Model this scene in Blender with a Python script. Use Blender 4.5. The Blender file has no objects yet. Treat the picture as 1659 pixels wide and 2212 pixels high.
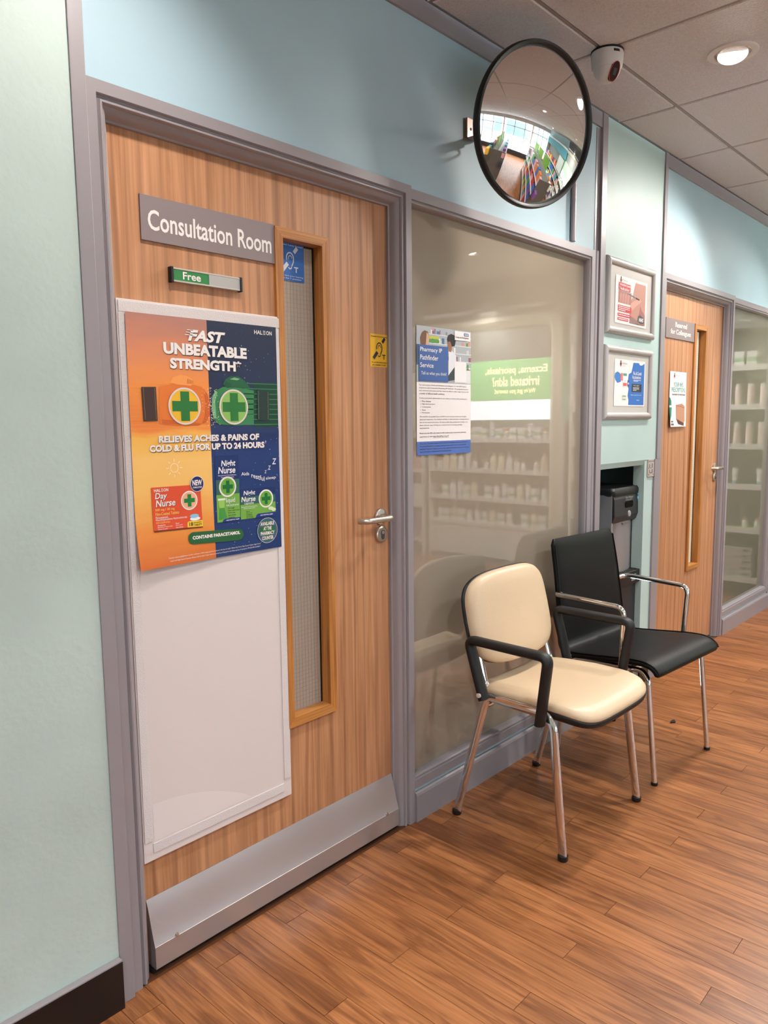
import bpy, bmesh, math, random
from mathutils import Vector, Matrix
random.seed(7)
S = bpy.context.scene
COL = S.collection
PI = math.pi
# ------------------------------------------------------------------ camera
H_CEIL = 2.667
cam_d = bpy.data.cameras.new('camera')
cam = bpy.data.objects.new('camera', cam_d); COL.objects.link(cam)
cam_d.sensor_fit = 'VERTICAL'; cam_d.sensor_height = 36.0; cam_d.lens = 1634.8 / 2212 * 36
cam_d.clip_start = 0.02
YAW, PITCH, ROLL = 0.828128, 0.119140, -0.0105905
fw = Vector((math.sin(YAW)*math.cos(PITCH), math.cos(YAW)*math.cos(PITCH), -math.sin(PITCH)))
rt = Vector((math.cos(YAW), -math.sin(YAW), 0)); up = rt.cross(fw)
r2 = rt*math.cos(ROLL) + up*math.sin(ROLL); u2 = up*math.cos(ROLL) - rt*math.sin(ROLL)
M = Matrix((r2, u2, -fw)).transposed().to_4x4(); M.translation = (0, -1.6, 1.3728)
cam.matrix_world = M
S.camera = cam
# ------------------------------------------------------------------ world, exposure
wd = bpy.data.worlds.new('sky'); S.world = wd; wd.use_nodes = True
bg = wd.node_tree.nodes['Background']; bg.inputs[0].default_value = (0.70, 0.87, 1.0, 1); bg.inputs[1].default_value = 10.0
S.view_settings.view_transform = 'Standard'; S.view_settings.look = 'None'
S.view_settings.gamma = 1.0; S.view_settings.use_curve_mapping = False
S.view_settings.exposure = 1.14
S.cycles.max_bounces = 5; S.cycles.diffuse_bounces = 3; S.cycles.glossy_bounces = 4; S.cycles.transparent_max_bounces = 4
S.cycles.caustics_reflective = False; S.cycles.caustics_refractive = False; S.cycles.adaptive_threshold = 0.05; S.cycles.use_light_tree = False; S.cycles.light_sampling_threshold = 0.03
S.cycles.sample_clamp_indirect = 8.0
SPOT_W = 46.0            # wide downlights close to the partition
SHOP_W = 30.0            # downlights over the shop floor
SPOT_COL = (1.0, 0.93, 0.87)
SHOP_COL = (0.88, 0.94, 1.0)
ROW_Y = (-0.585, -1.915, -3.245, -4.575, -5.905)
# ------------------------------------------------------------------ material helpers
def lin(c):
    return tuple(((x/255)/12.92 if x/255 <= 0.04045 else (((x/255)+0.055)/1.055)**2.4) for x in c) + (1.0,)
MATS = {}
def mat(name, rgb, rough=0.5, metal=0.0, spec=0.5, bump=None, emit=None, coat=0.0, ior=1.5):
    if name in MATS: return MATS[name]
    m = bpy.data.materials.new(name); m.use_nodes = True
    b = m.node_tree.nodes['Principled BSDF']
    b.inputs['Base Color'].default_value = lin(rgb); b.inputs['Roughness'].default_value = rough
    b.inputs['Metallic'].default_value = metal; b.inputs['Specular IOR Level'].default_value = spec
    b.inputs['Coat Weight'].default_value = coat; b.inputs['Coat Roughness'].default_value = 0.03
    b.inputs['IOR'].default_value = ior
    if emit:
        b.inputs['Emission Color'].default_value = lin(emit[0]); b.inputs['Emission Strength'].default_value = emit[1]
    if bump:
        t = m.node_tree; n = t.nodes.new('ShaderNodeTexNoise'); n.inputs['Scale'].default_value = bump[0]; n.inputs['Detail'].default_value = 1
        tc = t.nodes.new('ShaderNodeTexCoord'); t.links.new(tc.outputs['Object'], n.inputs['Vector'])
        bp = t.nodes.new('ShaderNodeBump'); bp.inputs['Strength'].default_value = bump[1]; bp.inputs['Distance'].default_value = 0.002
        t.links.new(n.outputs[0], bp.inputs['Height']); t.links.new(bp.outputs[0], b.inputs['Normal'])
    MATS[name] = m
    return m
class NT:
    def __init__(s, name, rough=0.5, spec=0.5):
        s.m = bpy.data.materials.new(name); s.m.use_nodes = True; s.t = s.m.node_tree
        s.b = s.t.nodes['Principled BSDF']; s.b.inputs['Roughness'].default_value = rough; s.b.inputs['Specular IOR Level'].default_value = spec
        MATS[name] = s.m
    def n(s, typ, **kw):
        k = s.t.nodes.new(typ)
        for a, v in kw.items():
            if a.startswith('_'): setattr(k, a[1:], v)
            else: k.inputs[a.replace('__', ' ')].default_value = v
        return k
    def l(s, a, b): s.t.links.new(a, b)
    def coords(s, scale=(1, 1, 1), rand=False, loc=(0, 0, 0), which='Object'):
        tc = s.n('ShaderNodeTexCoord'); mp = s.n('ShaderNodeMapping'); mp.inputs['Scale'].default_value = scale; mp.inputs['Location'].default_value = loc
        src = tc.outputs[which]
        if rand:
            oi = s.n('ShaderNodeObjectInfo'); mu = s.n('ShaderNodeVectorMath', _operation='MULTIPLY_ADD')
            cx = s.n('ShaderNodeCombineXYZ'); s.l(oi.outputs['Random'], cx.inputs[0]); s.l(oi.outputs['Random'], cx.inputs[1]); s.l(oi.outputs['Random'], cx.inputs[2])
            s.l(cx.outputs[0], mu.inputs[0]); mu.inputs[1].default_value = (37, 91, 53); s.l(src, mu.inputs[2]); src = mu.outputs[0]
            s.rnd = oi.outputs['Random']
        s.l(src, mp.inputs['Vector']); return mp.outputs[0]
    def ramp(s, fac, stops):
        r = s.n('ShaderNodeValToRGB'); e = r.color_ramp.elements
        while len(e) < len(stops): e.new(0.5)
        for i, (p, c) in enumerate(stops): e[i].position = p; e[i].color = lin(c)
        s.l(fac, r.inputs[0]); return r.outputs[0]
    def mix(s, fac, a, b, mode='MIX'):
        x = s.n('ShaderNodeMix', _data_type='RGBA', _blend_type=mode)
        for k, v in ((0, fac), (6, a), (7, b)):
            if hasattr(v, 'is_linked') or hasattr(v, 'links'): s.l(v, x.inputs[k])
            else: x.inputs[k].default_value = v
        return x.outputs[2]
    def bump(s, h, strength=0.2, dist=0.002):
        b = s.n('ShaderNodeBump'); b.inputs['Strength'].default_value = strength; b.inputs['Distance'].default_value = dist
        s.l(h, b.inputs['Height']); s.l(b.outputs[0], s.b.inputs['Normal'])
def wood(name, cols, axis, scale=1.0, rough=0.4, rand=False, wavy=0.35, streak=None, spec=0.4, arch=False, smix=0.7):
    """grain runs along `axis` (0,1,2)"""
    k = NT(name, rough, spec)
    sc = [26*scale]*3; sc[axis] = 1.1*scale
    v = k.coords(tuple(sc), rand)
    n1 = k.n('ShaderNodeTexNoise', Scale=1.6, Detail=3.0, Roughness=0.62, Distortion=wavy); k.l(v, n1.inputs['Vector'])
    sc2 = [150*scale]*3; sc2[axis] = 3.0*scale
    tc2 = k.n('ShaderNodeMapping'); tc2.inputs['Scale'].default_value = [a/b for a, b in zip(sc2, sc)]; k.l(v, tc2.inputs['Vector'])
    n2 = k.n('ShaderNodeTexNoise', Scale=1.0, Detail=2.0); k.l(tc2.outputs[0], n2.inputs['Vector'])
    c1 = k.ramp(n1.outputs[0], cols)
    c2 = k.ramp(n2.outputs[0], [(0.35, (170, 165, 160)), (0.62, (255, 255, 255))])
    c = k.mix(0.30 if arch else 0.42, c1, c2, 'MULTIPLY')
    if arch:
        v4 = k.coords((1, 1, 0.10)); w4 = k.n('ShaderNodeTexWave', Scale=5.5, Distortion=7.0, Detail=2.0); w4.inputs['Detail Scale'].default_value = 0.9; k.l(v4, w4.inputs['Vector'])
        c4 = k.ramp(w4.outputs[1], [(0.0, (196, 186, 178)), (0.25, (255, 255, 255)), (1.0, (250, 248, 246))]); c = k.mix(0.5, c, c4, 'MULTIPLY')
    if rand:
        rr = k.ramp(k.rnd, [(0.0, (226, 222, 218)), (0.5, (240, 238, 236)), (1.0, (255, 255, 255))]); c = k.mix(1.0, c, rr, 'MULTIPLY')
    if streak:
        sc3 = [13.0]*3; sc3[axis] = 1.5
        v3 = k.coords(tuple(sc3), rand)
        n3 = k.n('ShaderNodeTexNoise', Scale=2.2, Detail=3.0, Roughness=0.6, Distortion=0.9); k.l(v3, n3.inputs['Vector'])
        f = k.ramp(n3.outputs[0], [(0.40, streak), (0.56, (255, 255, 255))]); c = k.mix(smix, c, f, 'MULTIPLY')
    k.l(c, k.b.inputs['Base Color'])
    return k.m
# ------------------------------------------------------------------ mesh helpers
def tag(o, label=None, cat=None, group=None, kind=None):
    if label: o['label'] = label
    if cat: o['category'] = cat
    if group: o['group'] = group
    if kind: o['kind'] = kind
    return o
def empty(name, loc=(0, 0, 0), rz=0.0):
    o = bpy.data.objects.new(name, None); COL.objects.link(o); o.location = loc; o.rotation_euler = (0, 0, rz); o.empty_display_size = 0.05
    return o
class MB:
    def __init__(s): s.bm = bmesh.new(); s.smooth = False
    def quad(s, pts):
        vs = [s.bm.verts.new(p) for p in pts]; s.bm.faces.new(vs); return s
    def box(s, a, b, bev=0.0, seg=2):
        a, b = [min(x, y) for x, y in zip(a, b)], [max(x, y) for x, y in zip(a, b)]
        c = [(x+y)/2 for x, y in zip(a, b)]; d = [max(1e-5, y-x) for x, y in zip(a, b)]
        r = bmesh.ops.create_cube(s.bm, size=1.0, matrix=Matrix.Translation(c) @ Matrix.Diagonal((*d, 1)))
        if bev > 0:
            es = list({e for v in r['verts'] for e in v.link_edges})
            bmesh.ops.bevel(s.bm, geom=es, offset=bev, segments=seg, profile=0.5, affect='EDGES', clamp_overlap=True)
        return s
    def loops(s, rings, caps=True, closed=True):
        vr = [[s.bm.verts.new(p) for p in r] for r in rings]
        n = len(vr[0])
        for a, b in zip(vr, vr[1:]):
            for i in range(n if closed else n-1):
                j = (i+1) % n
                try: s.bm.faces.new((a[i], a[j], b[j], b[i]))
                except ValueError: pass
        if caps:
            for r in (vr[0], vr[-1]):
                try: s.bm.faces.new(r)
                except ValueError: pass
        return s
    def sweep(s, path, ra, rb=None, side=None, n=12, caps=True, scales=None):
        """elliptical tube along a path; ra along `side`, rb across it"""
        rb = rb or ra; P = [Vector(p) for p in path]; rings = []
        prev = None
        for i, p in enumerate(P):
            t = (P[min(i+1, len(P)-1)] - P[max(i-1, 0)]).normalized()
            if side: sd = Vector(side)
            else: sd = prev if prev is not None else (Vector((0, 0, 1)) if abs(t.z) < 0.9 else Vector((1, 0, 0)))
            sd = (sd - t*sd.dot(t)).normalized(); prev = sd
            q = t.cross(sd); k = scales[i] if scales else 1.0
            rings.append([p + sd*ra*k*math.cos(2*PI*j/n) + q*rb*k*math.sin(2*PI*j/n) for j in range(n)])
        s.smooth = True
        return s.loops(rings, caps)
    def lathe(s, prof, c=(0, 0, 0), n=24, axis=None, caps=True):
        """prof: (r, h); axis default +Z"""
        az = Vector(axis or (0, 0, 1)).normalized(); ax = az.orthogonal().normalized(); ay = az.cross(ax); c = Vector(c)
        s.smooth = True
        return s.loops([[c + az*h + (ax*math.cos(2*PI*j/n) + ay*math.sin(2*PI*j/n))*max(r, 1e-5) for j in range(n)] for r, h in prof], caps)
    def prism(s, poly, f):
        """poly 2D points; f(p, t) -> 3D for t = 0, 1"""
        return s.loops([[f(p, 0) for p in poly], [f(p, 1) for p in poly]])
    def grid(s, nu, nv, f):
        V = [[s.bm.verts.new(f(i/nu, j/nv)) for j in range(nv+1)] for i in range(nu+1)]
        for i in range(nu):
            for j in range(nv): s.bm.faces.new((V[i][j], V[i+1][j], V[i+1][j+1], V[i][j+1]))
        return s
    def build(s, name, m, parent=None, smooth=None, angle=35, label=None, loc=None):
        bmesh.ops.recalc_face_normals(s.bm, faces=s.bm.faces[:])
        me = bpy.data.meshes.new(name)
        sm = s.smooth if smooth is None else smooth
        if sm:
            lim = math.radians(angle)
            for f in s.bm.faces: f.smooth = True
            for e in s.bm.edges:
                if len(e.link_faces) == 2 and e.calc_face_angle(0) > lim: e.smooth = False
        s.bm.to_mesh(me); s.bm.free()
        me.materials.append(m)
        o = bpy.data.objects.new(name, me); COL.objects.link(o); o.parent = parent
        if loc: o.location = loc
        if label: o['label'] = label
        return o
def bx(name, a, b, m, parent=None, bev=0.0, label=None):
    return MB().box(a, b, bev).build(name, m, parent, label=label)
def struct(o): o['kind'] = 'structure'; return o
def copy_tree(o, parent=None):
    c = o.copy(); COL.objects.link(c); c.parent = parent
    for ch in list(o.children): copy_tree(ch, c)
    return c
def bend(pts, r, n=6):
    """round the corners of a polyline"""
    P = [Vector(p) for p in pts]; out = [P[0]]
    for a, b, c in zip(P, P[1:], P[2:]):
        u, w = (a-b).normalized(), (c-b).normalized(); d = min(r, (a-b).length*0.48, (c-b).length*0.48)
        p0, p2 = b+u*d, b+w*d
        for i in range(n+1):
            t = i/n; out.append(p0*(1-t)**2 + b*2*t*(1-t) + p2*t*t)
    out.append(P[-1]); return out
# ------------------------------------------------------------------ flat print helpers
_fc = bpy.data.curves.new('lettering_source', 'FONT'); _fo = bpy.data.objects.new('lettering_source', _fc); COL.objects.link(_fo)
_tc = {}
def text_geo(body, bold=0.0, shear=0.0):
    key = (body, bold, shear)
    if key in _tc: return _tc[key]
    _fc.body = body; _fc.offset = bold; _fc.shear = shear; _fc.resolution_u = 3; _fc.size = 1.0; _fc.fill_mode = 'FRONT'
    bpy.context.view_layer.update()
    dg = bpy.context.evaluated_depsgraph_get(); me = _fo.evaluated_get(dg).to_mesh()
    vs = [(v.co.x, v.co.y) for v in me.vertices]; fs = [tuple(p.vertices) for p in me.polygons]
    _fo.evaluated_get(dg).to_mesh_clear()
    if not vs: vs = [(0, 0), (1, 0), (1, 1)]; fs = [(0, 1, 2)]
    x0 = min(v[0] for v in vs); x1 = max(v[0] for v in vs); y0 = min(v[1] for v in vs); y1 = max(v[1] for v in vs)
    _tc[key] = ([((x-x0)/(x1-x0), (y-y0)/(y1-y0)) for x, y in vs], fs, (x1-x0)/(y1-y0))
    return _tc[key]
class Print:
    """thin printed layers on a sheet; local mm coordinates u right, v up"""
    def __init__(s, parent, origin, right, upv, disp=None):
        s.p = parent; s.o = Vector(origin); s.r = Vector(right)*0.001; s.u = Vector(upv)*0.001; s.n = Vector(right).cross(Vector(upv)).normalized(); s.d = disp; s.new()
    def new(s): s.v = []; s.f = []; return s
    def poly(s, pts, layer=1):
        k = len(s.v); s.v += [(u, v, layer) for u, v in pts]; s.f.append(tuple(range(k, k+len(pts)))); return s
    def rect(s, u0, v0, u1, v1, layer=1, nu=1, nv=1):
        for i in range(nu):
            for j in range(nv):
                a, b = u0+(u1-u0)*i/nu, u0+(u1-u0)*(i+1)/nu; c, d = v0+(v1-v0)*j/nv, v0+(v1-v0)*(j+1)/nv
                s.poly([(a, c), (b, c), (b, d), (a, d)], layer)
        return s
    def ell(s, u, v, ru, rv=None, layer=1, n=32, a0=0, a1=2*PI):
        rv = rv or ru; return s.poly([(u+ru*math.cos(a0+(a1-a0)*i/n), v+rv*math.sin(a0+(a1-a0)*i/n)) for i in range(n)], layer)
    def ring(s, u, v, ru, rv, w, layer=1, n=36, a0=0, a1=2*PI):
        for i in range(n):
            a, b = a0+(a1-a0)*i/n, a0+(a1-a0)*(i+1)/n
            s.poly([(u+ru*math.cos(a), v+rv*math.sin(a)), (u+ru*math.cos(b), v+rv*math.sin(b)), (u+(ru-w)*math.cos(b), v+(rv-w)*math.sin(b)), (u+(ru-w)*math.cos(a), v+(rv-w)*math.sin(a))], layer)
        return s
    def rrect(s, u0, v0, u1, v1, r, layer=1, n=6):
        pts = []
        for cx, cy, a in ((u1-r, v1-r, 0), (u0+r, v1-r, PI/2), (u0+r, v0+r, PI), (u1-r, v0+r, 1.5*PI)):
            pts += [(cx+r*math.cos(a+i*PI/2/n), cy+r*math.sin(a+i*PI/2/n)) for i in range(n+1)]
        return s.poly(pts, layer)
    def cross(s, u, v, a, w, layer=1):
        return s.rect(u-w, v-a, u+w, v+a, layer).rect(u-a, v-w, u-w, v+w, layer).rect(u+w, v-w, u+a, v+w, layer)
    def text(s, body, u0, v0, u1, v1, layer=2, bold=0.0, shear=0.0, fit=True, slope=0.0, arc=None):
        vs, fs, asp = text_geo(body, bold, shear); k = len(s.v)
        if not fit:
            w = (v1-v0)*asp; u0, u1 = (u0+u1)/2-w/2, (u0+u1)/2+w/2
        for x, y in vs:
            uu = u0+(u1-u0)*x; vv = v0+(v1-v0)*y+slope*(uu-u0)
            if arc: vv += arc(x)
            s.v.append((uu, vv, layer))
        s.f += [tuple(i+k for i in f) for f in fs]; return s
    def line(s, a, b, w, layer=1):
        d = Vector((b[0]-a[0], b[1]-a[1])).normalized(); q = Vector((-d.y, d.x))*w/2
        return s.poly([(a[0]+q.x, a[1]+q.y), (a[0]-q.x, a[1]-q.y), (b[0]-q.x, b[1]-q.y), (b[0]+q.x, b[1]+q.y)], layer)
    def lines(s, u0, v1, u1, v0, n, h, layer=2, last=0.6):
        """rows of very small illegible print"""
        for i in range(n):
            v = v1-(v1-v0)*i/max(1, n-1) if n > 1 else v1; e = u1 if i < n-1 else u0+(u1-u0)*last; u = u0
            while u < e:
                w = random.uniform(1.2, 4.2)*h; s.rect(u, v-h/2, min(u+w, e), v+h/2, layer); u += w+0.6*h
        return s
    def done(s, name, m, label=None):
        me = bpy.data.meshes.new(name)
        me.from_pydata([Vector(q) for q in s.v], [], s.f)
        if s.d:                                  # follow the bow of the sheet
            bm = bmesh.new(); bm.from_mesh(me)
            for _ in range(5):
                big = [e for e in bm.edges if (e.verts[0].co-e.verts[1].co).length > 16]
                if not big: break
                bmesh.ops.triangulate(bm, faces=[f for f in bm.faces if len(f.verts) > 3])
                big = [e for e in bm.edges if (e.verts[0].co-e.verts[1].co).length > 16]
                bmesh.ops.subdivide_edges(bm, edges=big, cuts=1)
            bm.to_mesh(me); bm.free()
        for q in me.vertices:
            u, v, l = q.co; q.co = s.o + s.r*u + s.u*v + s.n*(0.00035*l + (s.d(u, v) if s.d else 0))
        me.materials.append(m)
        o = bpy.data.objects.new(name, me); COL.objects.link(o); o.parent = s.p
        if label: o['label'] = label
        if 'lettering' in name or name in ('small_print', 'body_text', 'footer_text', 'glove_streaks', 'spray'): o['kind'] = 'stuff'
        s.new(); return o
XR, ZU = (1, 0, 0), (0, 0, 1)
def ink(rgb, name=None): return mat(name or 'ink_%d_%d_%d' % rgb, rgb, 0.45, spec=0.3)
WHITE = ink((238, 232, 228)); INK_K = ink((38, 36, 40))
# ------------------------------------------------------------------ materials
def painted(name, rgb, bs, bst, rough=0.5, blotch=0.06):
    k = NT(name, rough, 0.35); v = k.coords((1, 1, 1), which='Object')
    n = k.n('ShaderNodeTexNoise', Scale=3.0, Detail=2.0); k.l(v, n.inputs['Vector'])
    lo = tuple(c*(1-blotch) for c in rgb)
    k.l(k.ramp(n.outputs[0], [(0.3, lo), (0.7, rgb)]), k.b.inputs['Base Color'])
    n2 = k.n('ShaderNodeTexNoise', Scale=bs, Detail=2.0); k.l(v, n2.inputs['Vector']); k.bump(n2.outputs[0], bst, 0.003)
    return k.m
M_MINT = painted('mint_paint', (190, 207, 200), 60, 0.25, 0.55)
M_BLUE = painted('pale_blue_panel', (172, 199, 210), 200, 0.02, 0.55, 0.02)
M_MINT2 = painted('pale_mint_board', (184, 206, 201), 90, 0.1, 0.5, 0.03)
M_GREY = mat('grey_trim', (148, 141, 144), 0.38, spec=0.5)
M_BLACKSK = mat('black_skirting', (22, 17, 16), 0.35)
M_DOOR = wood('beech_door', [(0.28, (176, 122, 84)), (0.5, (196, 142, 102)), (0.72, (208, 154, 114))], 2, 1.0, 0.42, wavy=0.6, arch=True)
M_OAK = wood('oak_bead', [(0.3, (160, 100, 46)), (0.55, (196, 132, 68)), (0.75, (206, 145, 82))], 2, 1.3, 0.4)
M_OAKX = wood('oak_bead_cross', [(0.3, (160, 100, 46)), (0.55, (196, 132, 68)), (0.75, (206, 145, 82))], 0, 1.3, 0.4)
M_PLANK = wood('floor_plank', [(0.25, (148, 90, 50)), (0.48, (178, 115, 68)), (0.72, (190, 126, 77))], 1, 1.5, 0.34, rand=True, wavy=0.8, streak=(128, 94, 74), spec=0.5, smix=0.48)
M_FLOORBASE = mat('floor_joint', (92, 54, 30), 0.5)
def tile_mat():
    k = NT('ceiling_tile', 0.8, 0.2); v = k.coords((1, 1, 1), True)
    n = k.n('ShaderNodeTexNoise', Scale=190.0, Detail=1.0); k.l(v, n.inputs['Vector'])
    k.l(k.ramp(n.outputs[0], [(0.3, (200, 195, 197)), (0.7, (216, 211, 213))]), k.b.inputs['Base Color']); k.bump(n.outputs[0], 0.35, 0.003)
    return k.m
M_TILE = tile_mat()
M_GRID = mat('ceiling_grid', (150, 140, 134), 0.5)
M_SIGN = mat('mauve_grey_sign', (136, 122, 122), 0.5)
M_ALU = mat('brushed_aluminium', (190, 184, 182), 0.36, 0.75, bump=(300, 0.05))
M_CHROME = mat('chrome', (225, 222, 220), 0.06, 1.0)
M_STEEL = mat('satin_steel', (196, 186, 176), 0.3, 0.9)
M_WHITEP = mat('white_plastic', (215, 208, 203), 0.4)
M_BLACKP = mat('black_plastic', (11, 10, 11), 0.5, bump=(400, 0.05))
M_BLACKR = mat('black_rubber', (14, 14, 15), 0.45)
M_GLASSF = None
def pane_mat(name, rgb):
    k = NT(name, 0.03, 0.5); k.b.inputs['Base Color'].default_value = lin(rgb); k.b.inputs['IOR'].default_value = 1.95
    k.b.inputs['Roughness'].default_value = 0.015
    return k.m
M_PANE = pane_mat('filmed_glass', (152, 139, 122))
M_PANE2 = pane_mat('clearer_filmed_glass', (116, 113, 98))
M_WIREGLASS2 = mat('lit_wired_glass', (196, 186, 166), 0.12, emit=((210, 198, 172), 0.25))  # slight emission stands in for light from the room behind
M_WIREGLASS = mat('wired_glass', (172, 160, 146), 0.12, ior=1.5)
M_WIRE = mat('glass_wire', (140, 128, 116), 0.4, 0.2)
M_CREAM = mat('cream_vinyl', (216, 190, 156), 0.38, bump=(160, 0.12))
M_LEATHER = mat('black_leather', (9, 8, 9), 0.46, spec=0.25, bump=(220, 0.1))
M_BOARD = mat('white_board', (222, 212, 208), 0.5)
M_LOOP = mat('loop_tape', (224, 216, 214), 0.9, bump=(700, 0.8))
M_PAPER = mat('white_paper', (236, 230, 228), 0.55)
M_SNAP = mat('snap_frame', (186, 180, 177), 0.35, 0.15)
M_SNAPIN = mat('snap_frame_backing', (196, 190, 184), 0.4)
M_MIRROR = mat('mirror_glass', (238, 236, 234), 0.015, 1.0)
M_SHELFW = mat('white_shelf', (216, 214, 208), 0.45)
M_SHELFG = mat('pale_green_shelf', (176, 190, 138), 0.5)
M_DARKGREY = mat('dark_grey_metal', (58, 58, 60), 0.45)
M_RECESS_SHADE = mat('recess_shade_board', (66, 80, 76), 0.7)  # shade inside the recess, put into a darkened board colour
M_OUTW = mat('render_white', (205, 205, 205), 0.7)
# ================================================================== STRUCTURE
X0R, X1R, Y1R = -2.6, 6.46, -7.4          # room extents
# ---- floor with separate planks
floor = struct(bx('floor', (X0R, Y1R, -0.06), (X1R, 0.12, -0.0022), M_FLOORBASE))
PW = 0.0768
def plank_mesh(w, l, name):
    b = MB(); b.box((0, -l, -0.004), (w, 0, 0.0), 0.0); me_o = b.build(name, M_PLANK, floor)
    return me_o
proto = {}
cells = []
i0 = int(math.floor((X0R-1.007)/PW)); i1 = int(math.ceil((X1R-1.007)/PW))
for i in range(i0, i1):
    xa = 1.007+i*PW
    ph = -0.082-0.318*(i % 3) - (0.32*random.choice((0, 1)) if i > 14 and i % 3 == 0 else 0)
    y = ph+0.954
    while y > Y1R:
        ya, yb = min(0.0, y), max(Y1R, y-0.954)
        if ya-yb > 0.02 and xa > X0R and xa+PW < X1R:
            cx, cy = xa+PW/2, (ya+yb)/2
            d = math.hypot(cx, cy+1.6); ang = math.degrees(math.atan2(cx, cy+1.6))
            vis = 0 < ang < 92 and ya > -2.6 and d > 0.3
            cells.append((d if vis else 100+d, xa, ya, yb))
        y -= 0.954
cells.sort()
rest = MB()
for k, (d, xa, ya, yb) in enumerate(cells):
    if k < 290:
        L = round(ya-yb, 3)
        if L not in proto:
            o = plank_mesh(PW-0.0012, L-0.0014, 'plank'); proto[L] = o
        else:
            o = proto[L].copy(); COL.objects.link(o)
        o.location = (xa, ya-0.0005, 0)
    else:
        rest.box((xa, yb+0.0005, -0.004), (xa+PW-0.0007, ya-0.0005, 0))
rest.build('plank_field', M_PLANK, floor)['kind'] = 'stuff'
# ---- suspended ceiling
TS = 0.665
ceiling = struct(bx('ceiling', (X0R, Y1R, H_CEIL+0.012), (X1R, 0.1, H_CEIL+0.06), M_GRID))
gx = [2.638+TS*k for k in range(-9, 7)]; gy = [-0.253-TS*k for k in range(-1, 12)]
tproto = {}
for a in range(len(gx)-1):
    for b in range(len(gy)-1):
        x0, x1 = max(gx[a], X0R), min(gx[a+1], X1R); y1, y0 = min(gy[b], -0.002), max(gy[b+1], Y1R)
        if x1-x0 < 0.05 or y1-y0 < 0.05: continue
        key = (round(x1-x0, 3), round(y1-y0, 3)); g = 0.0075
        if key not in tproto:
            m = MB(); w, h = key
            m.loops([[(g, g, 0.014), (w-g, g, 0.014), (w-g, h-g, 0.014), (g, h-g, 0.014)], [(g, g, 0.004), (w-g, g, 0.004), (w-g, h-g, 0.004), (g, h-g, 0.004)], [(g+.004, g+.004, 0), (w-g-.004, g+.004, 0), (w-g-.004, h-g-.004, 0), (g+.004, h-g-.004, 0)]])
            t = m.build('ceiling_tile', M_TILE, ceiling); tproto[key] = t
        else:
            t = tproto[key].copy(); COL.objects.link(t)
        t.location = (x0, y0, H_CEIL)
for x in gx:
    if X0R < x < X1R: bx('ceiling_grid_bar', (x-0.006, Y1R, H_CEIL+0.003), (x+0.006, 0, H_CEIL+0.013), M_GRID, ceiling)
for y in gy:
    if Y1R < y < -0.01: bx('ceiling_grid_bar', (X0R, y-0.006, H_CEIL+0.0035), (X1R, y+0.006, H_CEIL+0.013), M_GRID, ceiling)
# ---- the partition wall (plane y = 0)
wl_ = struct(bx('wall_left', (X0R, -0.012, 0), (0.787, 0.12, H_CEIL), M_MINT))
bl = struct(bx('baseboard_left', (X0R, -0.03, 0), (0.786, -0.012, 0.118), M_BLACKSK))
bx('baseboard_edge', (X0R, -0.03, 0.118), (0.786, -0.012, 0.124), M_GREY, bl, 0.002)
wb = struct(empty('wall_back', (0, 0, 0)))
M_BACK = mat('partition_core', (60, 58, 56), 0.7)
bx('panel', (0.81, 0.006, 2.09), (2.90, 0.05, 2.62), M_BLUE, wb)
bx('panel', (2.9, 0.006, 2.085), (3.15, 0.05, 2.62), M_BLUE, wb)
bx('panel', (3.84, 0.006, 2.09), (X1R, 0.05, 2.62), M_BLUE, wb)
bx('panel_strip', (1.88, 0.004, 0.08), (3.14, 0.03, 0.13), M_BLUE, wb)
bx('panel_strip', (4.9, 0.004, 0.08), (6.1, 0.03, 0.13), M_BLUE, wb)
bx('partition_core', (0.80, 0.12, 0), (3.15, 0.2, H_CEIL), M_BACK, wb)
bx('partition_core', (3.83, 0.12, 0), (X1R, 0.2, H_CEIL), M_BACK, wb)
# pillar between the two doors, with the recess for the water dispenser
wp = struct(empty('wall_center', (0, 0, 0)))
bx('panel', (3.165, 0.0, 1.168), (3.81, 0.2, H_CEIL), M_MINT2, wp)
lip = MB(); lip.loops([[(3.165, 0.0, 1.168), (3.165, 0.012, 1.142), (3.165, 0.16, 1.142), (3.165, 0.16, 1.168)], [(3.72, 0.0, 1.168), (3.72, 0.012, 1.142), (3.72, 0.16, 1.142), (3.72, 0.16, 1.168)]]); lip.build('panel_edge', M_MINT2, wp)
bx('recess_jamb', (3.683, 0.003, 0.0), (3.81, 0.06, 1.168), M_MINT2, wp); bx('recess_side', (3.79, 0.06, 0.0), (3.81, 0.5, 1.168), M_RECESS_SHADE, wp)
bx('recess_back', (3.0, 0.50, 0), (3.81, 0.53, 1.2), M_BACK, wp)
bx('recess_side', (3.15, 0.03, 0), (3.165, 0.5, 1.2), M_RECESS_SHADE, wp)
bx('recess_top', (3.15, 0.1, 1.16), (3.81, 0.53, 1.2), M_RECESS_SHADE, wp)
bx('skirting', (3.679, -0.004, 0), (3.79, 0.003, 0.083), M_BLACKSK, wp)
# trims
def trim(n, a, b, m=M_GREY, bev=0.0015): return struct(bx('trim_%d' % n, a, b, m, None, bev))
trim(1, (0.787, -0.016, 0), (0.8205, 0.03, H_CEIL))
trim(2, (0.8205, -0.004, 2.606), (3.142, 0.03, H_CEIL))
trim(3, (3.142, -0.008, 0), (3.1885, 0.03, H_CEIL))
trim(4, (3.843, -0.004, 2.606), (X1R, 0.03, H_CEIL))
trim(5, (3.788, -0.006, 0), (3.8375, 0.03, 1.168)); trim(6, (3.806, -0.008, 1.168), (3.8375, 0.03, H_CEIL))
bt = struct(MB().sweep([(2.907, -0.002, 2.1), (2.907, -0.002, 2.608)], 0.0145, 0.010, (1, 0, 0), 16).build('trim_7', M_GREY))
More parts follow.
